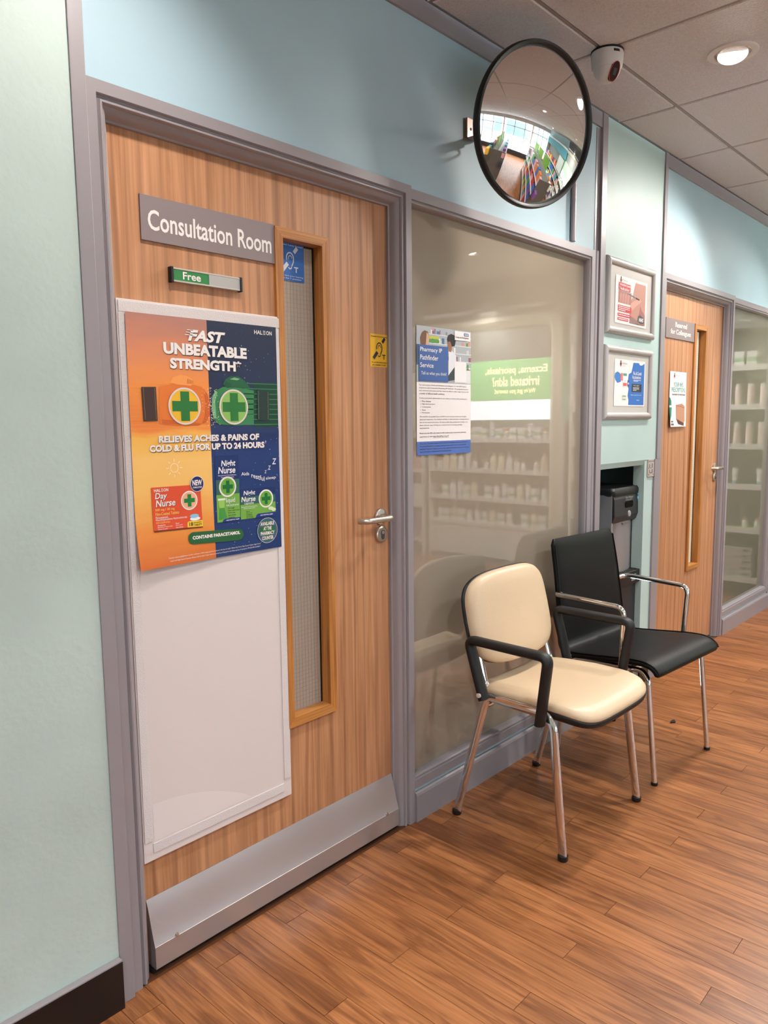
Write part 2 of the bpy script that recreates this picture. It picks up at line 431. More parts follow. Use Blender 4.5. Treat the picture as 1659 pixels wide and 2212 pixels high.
# skirting boards under the glazed screens
def skirting(name, xa, xb):
    b = MB(); pr = [(0.0, 0.0), (-0.012, 0.0), (-0.012, 0.093), (-0.009, 0.101), (-0.003, 0.105), (0.004, 0.105), (0.004, 0)]
    b.prism(pr, lambda q, t: (xa if t == 0 else xb, q[0], q[1])); return struct(b.build(name, M_GREY))
skirting('baseboard_right', 1.8825, 3.141); skirting('baseboard_far', 4.8995, 6.0)
# ---- door frames
FP = [(0, 0.0), (0.0262, 0.0), (0.0275, 0.002), (0.0285, 0.009), (0.032, 0.0105), (0.0345, 0.0085), (0.037, 0.0045), (0.041, 0.0045), (0.0438, 0.008), (0.0445, 0.013), (0.048, 0.0155), (0.053, 0.0185), (0.0575, 0.0245), (0.060, 0.033), (0.0625, 0.0385), (0.067, 0.0405), (0.0675, 0.06), (0, 0.06)]
def door_frame(parent, xa, xb, zt):
    b = MB(); b.prism(FP, lambda q, t: (xa+q[0], q[1]-0.004, 0.0 if t == 0 else zt-q[0])); b.build('frame_jamb', M_GREY, parent, True, 40)
    b = MB(); b.prism(FP, lambda q, t: (xb-q[0], q[1]-0.004, 0.0 if t == 0 else zt-q[0])); b.build('frame_jamb', M_GREY, parent, True, 40)
    b = MB(); b.prism(FP, lambda q, t: (xa+q[0] if t == 0 else xb-q[0], q[1]-0.004, zt-q[0])); b.build('frame_head', M_GREY, parent, True, 40)
YL = 0.045                                   # face of the door leaves
def leaf(parent, xa, xb, zt, vx0, vx1, vz0, vz1, glass=None):
    # one leaf with a slot for the vision panel: four boxes in one mesh
    b = MB(); y0, y1 = YL, YL+0.044
    b.box((xa, y0, 0.012), (vx0, y1, zt)); b.box((vx1, y0, 0.012), (xb, y1, zt)); b.box((vx0, y0, 0.012), (vx1, y1, vz0)); b.box((vx0, y0, vz1), (vx1, y1, zt))
    lf = b.build('leaf', M_DOOR, parent)
    w = 0.027                                # mitred oak glazing bead, proud of the leaf
    def bead(nm, pts, m):
        q = MB(); q.loops([[Vector(p)+Vector((0, -0.010, 0)) for p in pts], [Vector(p)+Vector((0, 0.036, 0)) for p in pts]]); q.build(nm, m, lf)
    A, B, C, D = (vx0, YL, vz0), (vx1, YL, vz0), (vx1, YL, vz1), (vx0, YL, vz1)
    a, b_, c, d = (vx0+w, YL, vz0+w), (vx1-w, YL, vz0+w), (vx1-w, YL, vz1-w), (vx0+w, YL, vz1-w)
    bead('glazing_bead', [A, a, d, D], M_OAK); bead('glazing_bead', [b_, B, C, c], M_OAK); bead('glazing_bead', [A, B, b_, a], M_OAKX); bead('glazing_bead', [d, c, C, D], M_OAKX)
    gl = bx('wired_pane', (vx0+w-0.003, YL+0.030, vz0+w-0.003), (vx1-w+0.003, YL+0.034, vz1-w+0.003), glass or M_WIREGLASS, lf)
    bx('pane_seal', (vx1-w-0.005, YL+0.028, vz0+w), (vx1-w+0.001, YL+0.0302, vz1-w), M_BLACKR, lf); bx('pane_seal', (vx0+w, YL+0.028, vz1-w-0.005), (vx1-w, YL+0.0302, vz1-w+0.001), M_BLACKR, lf)
    wm = MB(); p = 0.0124; r = 0.00028; x = vx0+w+0.006; yy = YL+0.0296
    while x < vx1-w-0.006: wm.box((x-r, yy, vz0+w), (x+r, yy+0.0006, vz1-w)); x += p
    z = vz0+w+0.004
    while z < vz1-w: wm.box((vx0+w, yy, z-r), (vx1-w, yy+0.0006, z+r)); z += p
    wm.build('wire_mesh', M_WIRE, lf)['kind'] = 'stuff'
    return lf
def lever(parent, x, z):
    h = empty('lever_handle', (x, YL, z)); h.parent = parent
    MB().lathe([(0.0, -0.009), (0.0215, -0.009), (0.0255, -0.007), (0.0262, -0.003), (0.0262, 0.0)], (0, 0, 0), 32, (0, 1, 0)).build('rose', M_STEEL, h)
    path = bend([(0, -0.006, 0), (0, -0.056, 0), (-0.117, -0.058, 0), (-0.128, -0.030, 0.0)], 0.022)
    MB().sweep(path, 0.0095, n=16).build('lever', M_STEEL, h)
    k = empty('lock_cylinder', (x+0.001, YL, z-0.057)); k.parent = parent
    MB().lathe([(0.0, -0.0115), (0.0225, -0.0115), (0.026, -0.009), (0.0265, -0.004), (0.0265, 0.0)], (0, 0, 0), 32, (0, 1, 0)).build('escutcheon', M_STEEL, k)
    b = MB(); pts = [(0.0085*math.cos(a), 0.0085*math.sin(a)+0.006) for a in [PI*i/8 for i in range(9)]] + [(0.0065*math.cos(a), 0.0065*math.sin(a)-0.010) for a in [PI+PI*i/8 for i in range(9)]]
    b.prism(pts, lambda q, t: (q[0], -0.0112-0.0015*t, q[1])); b.build('keyhole_plate', M_DARKGREY, k)
    MB().lathe([(0.0, -0.0022), (0.0052, -0.002), (0.006, 0)], (0, -0.0125, 0.006), 16, (0, 1, 0)).build('cylinder_core', M_STEEL, k)
d1 = struct(empty('door_1')); d1['label'] = 'beech door of the consultation room with poster board and kick plate'
door_frame(d1, 0.821, 1.881, 2.102)
leaf(d1, 0.886, 1.8165, 2.037, 1.360, 1.559, 0.487, 1.898)
lever(d1, 1.772, 1.069)
# kick bar: concave upper part, flat lower part
b = MB(); kp = [(0.0445, 0.186), (0.043, 0.1865), (0.0375, 0.172), (0.031, 0.150), (0.0245, 0.125), (0.018, 0.100), (0.0125, 0.083), (0.0095, 0.0755), (0.0102, 0.0745), (0.009, 0.0735), (0.008, 0.016), (0.0105, 0.014), (0.0445, 0.0135)]
b.prism(kp, lambda q, t: (0.8925 if t == 0 else 1.811, q[0], q[1])); kb = b.build('kick_bar', M_ALU, d1, True, 30)
for x in (0.955, 1.752): MB().lathe([(0.0, -0.0035), (0.0045, -0.003), (0.006, 0)], (x, 0.0093, 0.077), 16, (0, 1, 0)).build('screw', M_CHROME, kb)
bx('draught_strip', (0.889, 0.02, 0.001), (1.813, 0.06, 0.0135), M_BLACKR, d1)
d2 = struct(empty('door_2')); d2['label'] = 'beech door reserved for colleagues beyond the pillar'
door_frame(d2, 3.838, 4.898, 2.102)
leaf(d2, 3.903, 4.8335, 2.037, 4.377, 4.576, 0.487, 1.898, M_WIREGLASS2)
lever(d2, 4.789, 1.071)
# ---- glazed screens
WP = [(0, 0.0), (0.0305, 0.0), (0.0325, 0.006), (0.035, 0.0065), (0.037, 0.0035), (0.041, 0.0045), (0.0445, 0.010), (0.0465, 0.021), (0.047, 0.034), (0, 0.034)]
def screen(n, xa, xb, zb, zt, left, pane=None):
    w = struct(empty('window_%d' % n))
    la = xa if not left else xa
    b = MB(); b.prism(WP, lambda q, t: (xa+(q[0] if left else 0.0) if t == 0 else xb-q[0], q[1]-0.003, zt-q[0])); b.build('frame_head', M_GREY, w, True, 40)
    b = MB(); b.prism(WP, lambda q, t: (xa+(q[0] if left else 0.0) if t == 0 else xb-q[0], q[1]-0.003, zb+q[0])); b.build('frame_sill', M_GREY, w, True, 40)
    b = MB(); b.prism(WP, lambda q, t: (xb-q[0], q[1]-0.003, zb+q[0] if t == 0 else zt-q[0])); b.build('frame_jamb', M_GREY, w, True, 40)
    bx('pane', (xa-0.008, 0.029, zb+0.04), (xb-0.042, 0.035, zt-0.04), pane or M_PANE, w)
    return w
w1 = screen(1, 1.8825, 3.1065, 0.118, 2.094, False)
MB().sweep([(3.1215, 0.0, 0.118), (3.1215, 0.0, 2.094)], 0.0115, 0.006, (1, 0, 0), 14).build('cover_bead', M_GREY, w1)
bx('jamb_shadow_gap', (3.106, 0.004, 0.1), (3.143, 0.03, 2.6), M_GREY, w1)
w2 = screen(2, 4.8995, 5.84, 0.118, 2.094, False, M_PANE2)
bx('post', (5.84, -0.004, 0), (6.06, 0.03, 2.62), M_GREY, w2)
# ---- the other walls of the shop
wr = struct(bx('wall_right', (X1R, Y1R, 0), (X1R+0.1, 0.2, H_CEIL+0.05), M_MINT2))
wre = struct(bx('wall_rear', (X0R-0.1, Y1R, 0), (X0R, 0.12, H_CEIL+0.05), M_MINT2))
# shopfront with glazing bars
sf = struct(empty('wall_front', (0, 0, 0)))
bx('bulkhead', (X0R, Y1R-0.12, 2.42), (X1R, Y1R, H_CEIL+0.05), M_OUTW, sf)
bx('stall_riser', (X0R, Y1R-0.12, 0), (4.3, Y1R, 0.35), M_DARKGREY, sf); bx('stall_riser', (5.5, Y1R-0.12, 0), (X1R, Y1R, 0.35), M_DARKGREY, sf)
for x in (-2.58, -1.6, -0.6, 0.4, 1.4, 2.4, 3.4, 4.3, 4.9, 5.5, 6.1, 6.44): bx('mullion', (x-0.03, Y1R-0.1, 0.0 if x in (4.3, 4.9, 5.5) else 0.35), (x+0.03, Y1R-0.03, 2.42), M_OUTW, sf)
for a, c in ((X0R, 4.3), (4.3, 5.5), (5.5, X1R)): bx('transom', (a, Y1R-0.1, 1.95), (c, Y1R-0.03, 2.0), M_OUTW, sf)
bx('door_rail', (4.3, Y1R-0.1, 0.95), (5.5, Y1R-0.03, 1.05), M_OUTW, sf); bx('door_rail', (4.3, Y1R-0.1, 0.0), (5.5, Y1R-0.03, 0.2), M_OUTW, sf)
gm = bpy.data.materials.new('shop_glass'); gm.use_nodes = True; t_ = gm.node_tree; t_.nodes.clear()
go = t_.nodes.new('ShaderNodeOutputMaterial'); gt = t_.nodes.new('ShaderNodeBsdfTransparent'); gg = t_.nodes.new('ShaderNodeBsdfGlossy'); gg.inputs['Roughness'].default_value = 0.02
gx_ = t_.nodes.new('ShaderNodeMixShader'); gx_.inputs[0].default_value = 0.06; t_.links.new(gt.outputs[0], gx_.inputs[1]); t_.links.new(gg.outputs[0], gx_.inputs[2]); t_.links.new(gx_.outputs[0], go.inputs[0])
bx('shop_pane', (X0R, Y1R-0.07, 0.0), (X1R, Y1R-0.065, 2.42), gm, sf)
# street outside the shopfront
pv = struct(bx('pavement', (-12, -16, -0.12), (16, Y1R-0.12, -0.06), mat('paving', (150, 146, 140), 0.8)))
def house(x0, x1, hgt, rgb):
    o = empty('shop_building', ((x0+x1)/2, -15, -0.1)); w = x1-x0
    bx('facade', (-w/2, -3, 0), (w/2, 0, hgt), mat('brick_%d' % rgb[0], rgb, 0.8), o)
    for i in range(int(w/1.6)):
        xx = -w/2+0.5+i*1.6; f = bx('window', (xx, 0, 3.2), (xx+0.9, 0.05, 4.8), M_OUTW, o); bx('window_glass', (xx+0.08, 0.05, 3.28), (xx+0.82, 0.06, 4.72), mat('dull_glass', (90, 105, 115), 0.1), f)
    bx('shop_window', (-w/2+0.3, 0, 0.5), (w/2-0.3, 0.06, 2.5), mat('dull_glass', (90, 105, 115), 0.1), o); bx('fascia', (-w/2+0.1, 0, 2.6), (w/2-0.1, 0.12, 3.0), M_OUTW, o)
    return o
for (a, c, hh, rgb, lab) in ((-7, 0.5, 6.5, (168, 120, 98), 'red brick shop building across the street'), (0.8, 6.2, 7.2, (205, 198, 186), 'cream rendered shop building across the street'), (6.5, 13, 6.0, (150, 110, 92), 'dark brick shop building across the street')):
    tag(house(a, c, hh, rgb), lab, 'building', 'buildings across the street')
# ================================================================== THINGS ON THE DOORS
sg = empty('door_sign', (0.964, YL, 1.798)); bx('plate', (0, -0.006, 0), (0.402, 0, 0.103), M_SIGN, sg, 0.0008)
Print(sg, (0, -0.0062, 0), XR, ZU).text('Consultation Room', 18, 25, 385, 72, 1, 0.016).done('lettering', WHITE, 'white lettering')
tag(sg, 'mauve grey door sign reading Consultation Room', 'sign')
sg = empty('door_sign', (3.982, YL, 1.796)); bx('plate', (0, -0.006, 0), (0.402, 0, 0.103), M_SIGN, sg, 0.0008)
Print(sg, (0, -0.0062, 0), XR, ZU).text('Reserved', 122, 61, 282, 88, 1, 0.016).text('for Colleagues', 62, 16, 340, 50, 1, 0.016).done('lettering', WHITE, 'white lettering')
tag(sg, 'mauve grey door sign reading Reserved for Colleagues', 'sign')
# free / engaged slider
fs = empty('occupancy_slider', (1.034, YL, 1.712))
bx('channel', (0.006, -0.010, 0.0), (0.203, 0, 0.033), mat('slider_metal', (196, 192, 186), 0.35, 0.3), fs, 0.002)
bx('end_cap', (-0.001, -0.015, -0.002), (0.007, 0, 0.035), M_BLACKP, fs, 0.002); bx('end_cap', (0.202, -0.015, -0.002), (0.210, 0, 0.035), M_BLACKP, fs, 0.002)
bx('top_lip', (0.006, -0.013, 0.029), (0.203, -0.009, 0.033), mat('slider_metal', (196, 192, 186)), fs, 0.001); bx('bottom_lip', (0.006, -0.013, 0.0), (0.203, -0.009, 0.004), mat('slider_metal', (196, 192, 186)), fs, 0.001)
gp = bx('green_tab', (0.009, -0.0115, 0.004), (0.108, -0.0095, 0.029), mat('free_green', (44, 128, 62), 0.4), fs)
bx('sliding_cover', (0.108, -0.0125, 0.004), (0.202, -0.0095, 0.029), mat('slider_cover', (176, 174, 170), 0.4), fs)
Print(gp, (0, -0.0117, 0), XR, ZU).text('Free', 33, 8, 84, 26, 1, 0.02).done('lettering', WHITE)
tag(fs, 'small door slider showing Free on green below the sign', 'sign')
# yellow and blue hearing loop stickers
def ear(P, u, v, s, m, extra=None):
    P.ring(u, v+4*s, 8.5*s, 10*s, 2.1*s, 2, 20, -0.5, PI+0.35); P.ring(u+0.3*s, v+3*s, 4.6*s, 6*s, 1.3*s, 2, 14, 0.2, PI+0.2)
    P.line((u+7.6*s, v+0.2*s), (u+3.4*s, v-8*s), 2.0*s, 2); P.ring(u-0.2*s, v-9*s, 4*s, 4*s, 1.8*s, 2, 12, -PI*0.9, 0.1)
    P.line((u+8.5*s, v+14*s), (u+15.5*s, v+22*s), 6.0*s, 2); P.line((u-16*s, v-16*s), (u-5*s, v-4*s), 6.5*s, 2)
    P.rect(u+8*s, v-10*s, u+17*s, v-8*s, 2).rect(u+11.6*s, v-17*s, u+13.6*s, v-10*s, 2)
def sticker(name, x, z, w, h, y, rgb, inkm, t1, t2, lab):
    o = bx(name, (0, -0.0006, 0), (w, 0, h), ink(rgb), None); o.location = (x, y, z); P = Print(o, (0, -0.0006, 0), XR, ZU); W, Hh = w*1000, h*1000
    P.text(t1[0], 4, Hh-11, W-4, Hh-5, 2, 0.01); ear(P, W*0.50, Hh*0.52, Hh/60, inkm)
    P.text(t2[0], 5, 11, W-5, 16, 2, 0.01).text(t2[1], 8, 4, W-12, 9, 2, 0.01)
    P.done('lettering', inkm); tag(o, lab, 'sticker'); return o
sticker('hearing_loop_sticker', 1.736, 1.543, 0.0815, 0.101, YL, (226, 172, 34), INK_K, ('Portable Induction Loop',), ('To use this facility please', 'ask a member of staff'), 'yellow hearing loop sticker at the door edge above the lever handle')
sticker('hearing_loop_sticker', 1.390, 1.768, 0.105, 0.105, YL+0.0285, (52, 104, 176), ink((206, 214, 222)), ('Induction Loop System',), ('please turn your hearing', 'aid to the T position'), 'blue hearing loop sticker on the wired glass of the consultation door')
# poster board with loop tape
pb = empty('poster_board', (0.889, YL, 0.287))
b = MB(); bw, bh = 0.478, 1.371
b.box((0, -0.010, 0), (bw, 0, bh), 0.0015); b.build('board', M_BOARD, pb)
for nm, a, c in (('tape_strip', (0.004, -0.0122, bh-0.030), (bw-0.003, -0.010, bh-0.004)), ('tape_strip', (0.003, -0.0122, 0.052), (0.026, -0.010, bh-0.031)), ('tape_strip', (bw-0.027, -0.0122, 0.055), (bw-0.004, -0.010, bh-0.031)), ('tape_strip', (0.026, -0.0122, 0.019), (bw-0.030, -0.010, 0.045))):
    bx(nm, a, c, M_LOOP, pb, 0.001)
Print(pb, (0, -0.0101, 0), XR, ZU).poly([(30+(300)*i/20, 50+95*math.sin(PI*(0.5+0.5*i/20))**0.8) for i in range(21)]+[(30, 50)], 1).done('curved_flap', mat('flap_white', (228, 220, 217), 0.3))
tag(pb, 'tall white poster board with loop tape edges on the consultation door', 'board')
# ------------------------------------------------------------------ the cold and flu poster
def poster_sheet_mat():
    k = NT('cold_flu_poster_print', 0.38, 0.4)
    tc = k.n('ShaderNodeTexCoord'); sp = k.n('ShaderNodeSeparateXYZ'); k.l(tc.outputs['Object'], sp.inputs[0])
    v = k.n('ShaderNodeMath', _operation='DIVIDE'); k.l(sp.outputs[2], v.inputs[0]); v.inputs[1].default_value = 0.602
    mp = k.n('ShaderNodeMapping'); mp.inputs['Scale'].default_value = (4.5, 1, 30); k.l(tc.outputs['Object'], mp.inputs[0])
    ns = k.n('ShaderNodeTexNoise', Scale=1.0, Detail=4.0); k.l(mp.outputs[0], ns.inputs['Vector'])
    sm = k.n('ShaderNodeMath', _operation='MULTIPLY_ADD'); k.l(ns.outputs[0], sm.inputs[0]); sm.inputs[1].default_value = 0.13; k.l(v.outputs[0], sm.inputs[2])
    sb = k.n('ShaderNodeMath', _operation='SUBTRACT'); k.l(sm.outputs[0], sb.inputs[0]); sb.inputs[1].default_value = 0.065
    org = k.ramp(sb.outputs[0], [(0.0, (206, 104, 44)), (0.14, (230, 142, 62)), (0.30, (244, 190, 104)), (0.42, (246, 196, 112)), (0.52, (244, 186, 84)), (0.56, (232, 128, 52)), (0.72, (240, 146, 66)), (0.86, (216, 136, 96)), (1.0, (178, 124, 110))])
    blue = k.ramp(v.outputs[0], [(0.0, (30, 58, 108)), (0.45, (28, 56, 112)), (0.6, (26, 40, 78)), (1.0, (34, 42, 66))])
    vo = k.n('ShaderNodeTexVoronoi', Scale=95.0); k.l(tc.outputs['Object'], vo.inputs['Vector'])
    st = k.ramp(vo.outputs['Distance'], [(0.05, (210, 225, 240)), (0.16, (0, 0, 0))])
    nz = k.n('ShaderNodeTexNoise', Scale=60.0, Detail=2.0); k.l(tc.outputs['Object'], nz.inputs['Vector'])
    ms = k.ramp(nz.outputs[0], [(0.5, (0, 0, 0)), (0.62, (230, 230, 230))]); st2 = k.mix(1.0, st, ms, 'MULTIPLY')
    bl = k.mix(1.0, blue, st2, 'ADD')
    gt = k.n('ShaderNodeMath', _operation='GREATER_THAN'); k.l(sp.outputs[0], gt.inputs[0]); gt.inputs[1].default_value = 0.2215
    k.l(k.mix(gt.outputs[0], org, bl), k.b.inputs['Base Color'])
    return k.m
def curl(u, v):   # the sheet bows away from the board towards its lower left corner and along the fold
    a = max(0.0, 1-v/170.0)**2; c = max(0.0, 1-u/260.0)
    return 0.0015 + 0.016*a*c**1.3 + 0.003*a*math.sin(u/445*PI)**2 + 0.0014*math.exp(-((v-318)/14.0)**2) + 0.002*max(0, 1-u/60.0)
po = empty('poster', (0.907, YL-0.0122, 1.027)); tag(po, 'orange and navy cold and flu poster reading FAST UNBEATABLE STRENGTH', 'poster')
b = MB(); b.grid(36, 60, lambda s, t: (0.4435*s, -curl(443.5*s, 602*t), 0.602*t)); b.smooth = True; b.build('sheet', poster_sheet_mat(), po)
P = Print(po, (0, 0, 0), XR, ZU, curl)
SH = ink((58, 48, 52))
def shadow_text(body, u0, v0, u1, v1, bold, shear=0.0):
    P.text(body, u0+1.2, v0-1.3, u1+1.2, v1-1.3, 3, bold, shear); P.done('lettering_shadow', SH); P.text(body, u0, v0, u1, v1, 4, bold, shear); P.done('lettering', WHITE)
# gloves: printed picture built up of flat layers
G1, G2, G3, G4 = ink((36, 96, 62)), ink((58, 128, 80)), ink((24, 66, 52)), ink((120, 176, 130))
O1, O2, O3, O4 = ink((226, 122, 50)), ink((206, 100, 42)), ink((244, 158, 84)), ink((176, 84, 38))
P.rect(364, 334, 443, 452, 1, 4, 4).rect(300, 352, 364, 430, 1, 3, 3); P.done('glove_streaks', G3)
for i in range(9): P.rect(330, 340+i*13.5, 443, 342.0+i*13.5, 2, 4, 1)
P.done('glove_streaks', G2)
for i in range(12): P.rect(0, 334+i*9.5, 205-6*abs(i-6), 335.3+i*9.5, 1, 6, 1)
P.done('glove_streaks', ink((232, 150, 78)))
P.poly([(76, 346), (118, 341), (186, 341), (207, 348), (221, 368), (223, 395), (216, 420), (204, 435), (178, 441), (120, 442), (80, 434)], 2); P.done('glove', O1)
P.poly([(196, 345), (207, 348), (221, 368), (223, 395), (216, 420), (206, 424), (210, 395), (206, 366)], 3); P.poly([(84, 346), (186, 341), (196, 345), (150, 352), (84, 356)], 3); P.done('glove_shade', O2)
P.poly([(109, 444), (118, 457), (139, 464), (158, 462), (171, 456), (176, 446), (168, 438), (130, 440)], 3); P.done('glove_thumb', O3)
for i in range(5): P.line((158+4*i, 443), (160+3.4*i, 455-i), 1.2, 4)
P.done('glove_creases', O4)
P.poly([(227, 378), (229, 412), (240, 428), (264, 438), (300, 440), (362, 431), (359, 342), (300, 339), (246, 343), (232, 357)], 2); P.done('glove', G2)
P.poly([(227, 378), (229, 412), (240, 428), (246, 424), (238, 400), (240, 362), (232, 357)], 3); P.done('glove_shine', G4)
P.poly([(264, 444), (272, 458), (290, 466), (313, 466), (332, 456), (352, 436), (300, 438), (276, 436)], 3); P.done('glove_thumb', G1)
P.poly([(285, 458), (300, 463), (318, 460), (308, 456)], 4); P.done('glove_shine', G4)
for i in range(5): P.line((270+4*i, 440), (272+4*i, 452-i), 1.2, 4)
P.done('glove_creases', G3)
for (c, rx, ry, fill) in (((148, 388), 46, 45.5, (238, 186, 50)), ((295, 387), 45.5, 45.5, (140, 188, 96))):
    P.ell(c[0], c[1], rx, ry, 5).done('emblem_disc', ink(fill)); P.ring(c[0], c[1], rx, ry, 4.5, 6).done('emblem_ring', ink((226, 208, 204))); P.cross(c[0]+1, c[1], 36, 12.5, 6).done('emblem_cross', ink((44, 118, 56)))
P.poly([(32, 432), (71, 433), (72, 353), (34, 352)], 5).done('glove_strap', ink((70, 50, 46))); P.poly([(372, 433), (414, 429), (411, 351), (371, 353)], 5).done('glove_strap', ink((34, 56, 54)))
for qa, qb in (((37, 430), (39, 356)), ((67, 431), (68, 356)), ((376, 430), (375, 356)), ((409, 428), (407, 354))): P.line(qa, qb, 0.8, 6).done('strap_stitching', ink((150, 140, 110)))
for i in range(120):
    s = 1 if random.random() < 0.5 else -1; u = 224+s*random.random()**2*26; v = 388+random.uniform(-48, 48); r = random.uniform(0.5, 1.4); P.ell(u, v, r, r, 5, 6)
P.done('spray', ink((236, 214, 190)))
shadow_text('FAST', 165, 547, 276, 575, 0.045, 0.28)
for i in range(3): P.line((160-3*i+3, 574-6*i), (180, 573.0-6*i), 1.6, 4)
P.done('speed_lines', WHITE)
shadow_text('UNBEATABLE', 96, 512, 342, 540, 0.05); shadow_text('STRENGTH*', 112, 478, 324, 505, 0.05)
P.text('HAL', 369, 579, 396, 589.5, 3, 0.02).text('ON', 409, 579, 428, 589.5, 3, 0.02).rect(398.5, 587.5, 406.5, 589.3, 3).rect(398.5, 583.4, 406.5, 585.0, 3).rect(398.5, 579.2, 406.5, 580.8, 3).done('lettering', WHITE)
shadow_text('RELIEVES ACHES & PAINS OF', 72, 300, 374, 317, 0.05); shadow_text('COLD & FLU FOR UP TO 24 HOURS', 47, 278.5, 392, 295, 0.05)
P.rect(396, 290, 397, 298, 4).rect(394, 294.5, 399, 295.5, 4).done('lettering', WHITE)
P.ring(112, 238, 11.5, 11.5, 1.6, 2)
for i in range(8):
    a = i*PI/4; P.line((112+15.5*math.cos(a), 238+15.5*math.sin(a)), (112+22.5*math.cos(a), 238+22.5*math.sin(a)), 1.5, 2)
P.done('sun_drawing', ink((255, 232, 188)))
# day pack
P.poly([(46, 194), (184, 193), (186, 86), (46, 90)], 3).done('pack_picture', ink((222, 84, 50)))
P.poly([(46, 90), (186, 86), (186, 83), (48, 86)], 3).done('pack_shadow', ink((120, 50, 26)))
P.text('HAL', 53, 182.5, 71, 190, 4, 0.02).text('ON', 79, 182.5, 92, 190, 4, 0.02).rect(72.5, 188.6, 77.5, 190, 4).rect(72.5, 185.6, 77.5, 186.8, 4).rect(72.5, 182.6, 77.5, 183.8, 4).done('lettering', WHITE)
P.text('Day', 56.2, 160, 89, 179, 4, 0.02, 0.15).text('Nurse', 57.2, 145, 111, 162, 4, 0.02, 0.15).done('lettering_shadow', ink((66, 30, 30)))
P.text('Day', 55, 161, 88, 180, 5, 0.02, 0.15).text('Nurse', 56, 146, 110, 163, 5, 0.02, 0.15).done('lettering', WHITE)
P.text('500 mg / 30 mg', 54, 134.5, 107, 142, 4, 0.012).text('Film-Coated Tablets', 54, 125, 119, 132.5, 4, 0.012).text('FOR COLDS & FLU', 54, 105.5, 92, 110, 4, 0.01).done('lettering', ink((246, 196, 90)))
P.text('Paracetamol,', 54, 116.5, 88, 123, 4, 0.004).text('Pseudoephedrine Hydrochloride', 54, 109.5+1.5, 141, 117, 4, 0.004)
for i, tx in enumerate(('Headaches', 'Blocked or runny nose', 'Aches & pains')): P.text(tx, 58, 99.5-5*i, 70+11*(1, 3, 1.6)[i]*0.85, 103.3-5*i, 4)
for i, tx in enumerate(('Fever', 'Sinus pain', 'Sore throat')): P.text(tx, 108, 99.8-5*i, (118, 127, 128)[i], 103.5-5*i, 4)
P.done('lettering', WHITE)
P.ell(150, 155, 24, 24, 4).done('emblem_ring', WHITE); P.ell(150, 155, 21, 21, 5).done('emblem_disc', ink((240, 176, 140))); P.cross(150, 155, 15.5, 5.3, 6).done('emblem_cross', ink((30, 128, 62)))
P.poly([(141, 88), (186, 86), (186, 102), (147, 103), (141, 100)], 4).done('pack_tab', ink((246, 206, 58))); P.text('18', 146, 90, 157, 100, 5, 0.02).text('TABLETS', 159, 89.5, 183, 94.5, 5, 0.02).text('NON-DROWSY', 159, 96, 183, 99.5, 5, 0.01).done('lettering', INK_K)
P.ell(164, 108, 15, 5, 5).done('tablet_picture', ink((240, 240, 244))); P.ell(162, 115, 13, 5, 6).done('tablet_picture', ink((140, 200, 226)))
P.ell(174, 195, 20, 20, 6).done('badge_ring', WHITE); P.ell(174, 195, 18.6, 18.6, 7).done('badge', ink((32, 40, 100))); P.text('NEW', 160, 191, 188, 205, 8, 0.035).text('FORMULATION', 161, 184, 187, 188.5, 8, 0.02).done('lettering', WHITE)
# night packs
def night(u0, v0, u1, v1, vs):
    P.poly([(u0, vs), (u1, vs), (u1, v1), (u0, v1)], 3).done('pack_picture', ink((30, 52, 104))); P.rect(u0, vs-(vs-v0)*0.35, u1, vs, 3).done('pack_picture', ink((54, 100, 92))); P.rect(u0, v0, u1, vs-(vs-v0)*0.35, 3).done('pack_picture', ink((116, 170, 72)))
night(231, 90, 304.5, 263, 200); night(306, 90.5, 425, 171, 150)
P.text('Night', 249, 230, 294, 250, 4, 0.02, 0.15).text('Nurse', 239, 216, 293, 233, 4, 0.02, 0.15).text('liquid', 260, 136, 289, 152, 4).text('FOR COLDS & FLU', 261, 130, 300, 134, 4, 0.01).text('Paracetamol, Promethazine,', 239, 209, 296, 213, 4).text('Dextromethorphan', 248, 203.5, 288, 207.5, 4)
P.text('Night', 317, 150.5, 356, 166, 4, 0.02, 0.15).text('Nurse', 309, 136.5, 356, 150.5, 4, 0.02, 0.15).text('capsules', 319, 127, 350, 136.5, 4).text('Paracetamol, Promethazine,', 309, 121, 362, 124.6, 4).text('Dextromethorphan', 317, 116.5, 354, 120, 4)
P.text('AIDS RESTFUL SLEEP', 258, 92, 300, 95, 6, 0.02).text('AIDS RESTFUL SLEEP', 370, 94, 414, 97.5, 6, 0.02)
P.text('Z', 417, 232, 432, 248, 3, 0.012, 0.15).text('Z', 402, 218, 412, 229, 3, 0.012, 0.15).text('Z', 390, 209, 397, 217, 3, 0.012, 0.15)
P.text('Aids', 312, 207, 338, 216, 3, 0.008).text('restful', 345, 194, 389, 207, 3, 0.008, arc=lambda x: 6.5-13*x).text('sleep', 394, 189, 429, 199, 3, 0.008, arc=lambda x: 1.5*x)
P.done('lettering', ink((236, 236, 240)))
for i, tx in enumerate(('Dry cough', 'Fever, aches & pains', 'Runny nose', 'Sore throat', 'Headache')): P.text(tx, 266, 122-6*i, 266+(20, 37, 22, 24, 20)[i], 126-6*i, 4, 0.01)
for i, tx in enumerate(('Fever', 'Dry cough', 'Headache', 'Sore throat', 'Runny nose')): P.text(tx, 324, 108.5-4.3*i, 324+(12, 20, 20, 22, 24)[i], 111.3-4.3*i, 4, 0.01)
P.done('lettering', ink((26, 54, 40)))
for (u, v, r) in ((267, 181, 27), (392, 140, 25)):
    P.ell(u, v, r, r, 4).done('emblem_ring', WHITE); P.ell(u, v, r*0.83, r*0.83, 5).done('emblem_disc', ink((110, 170, 64))); P.cross(u, v, r*0.6, r*0.2, 6).done('emblem_cross', ink((24, 110, 54)))
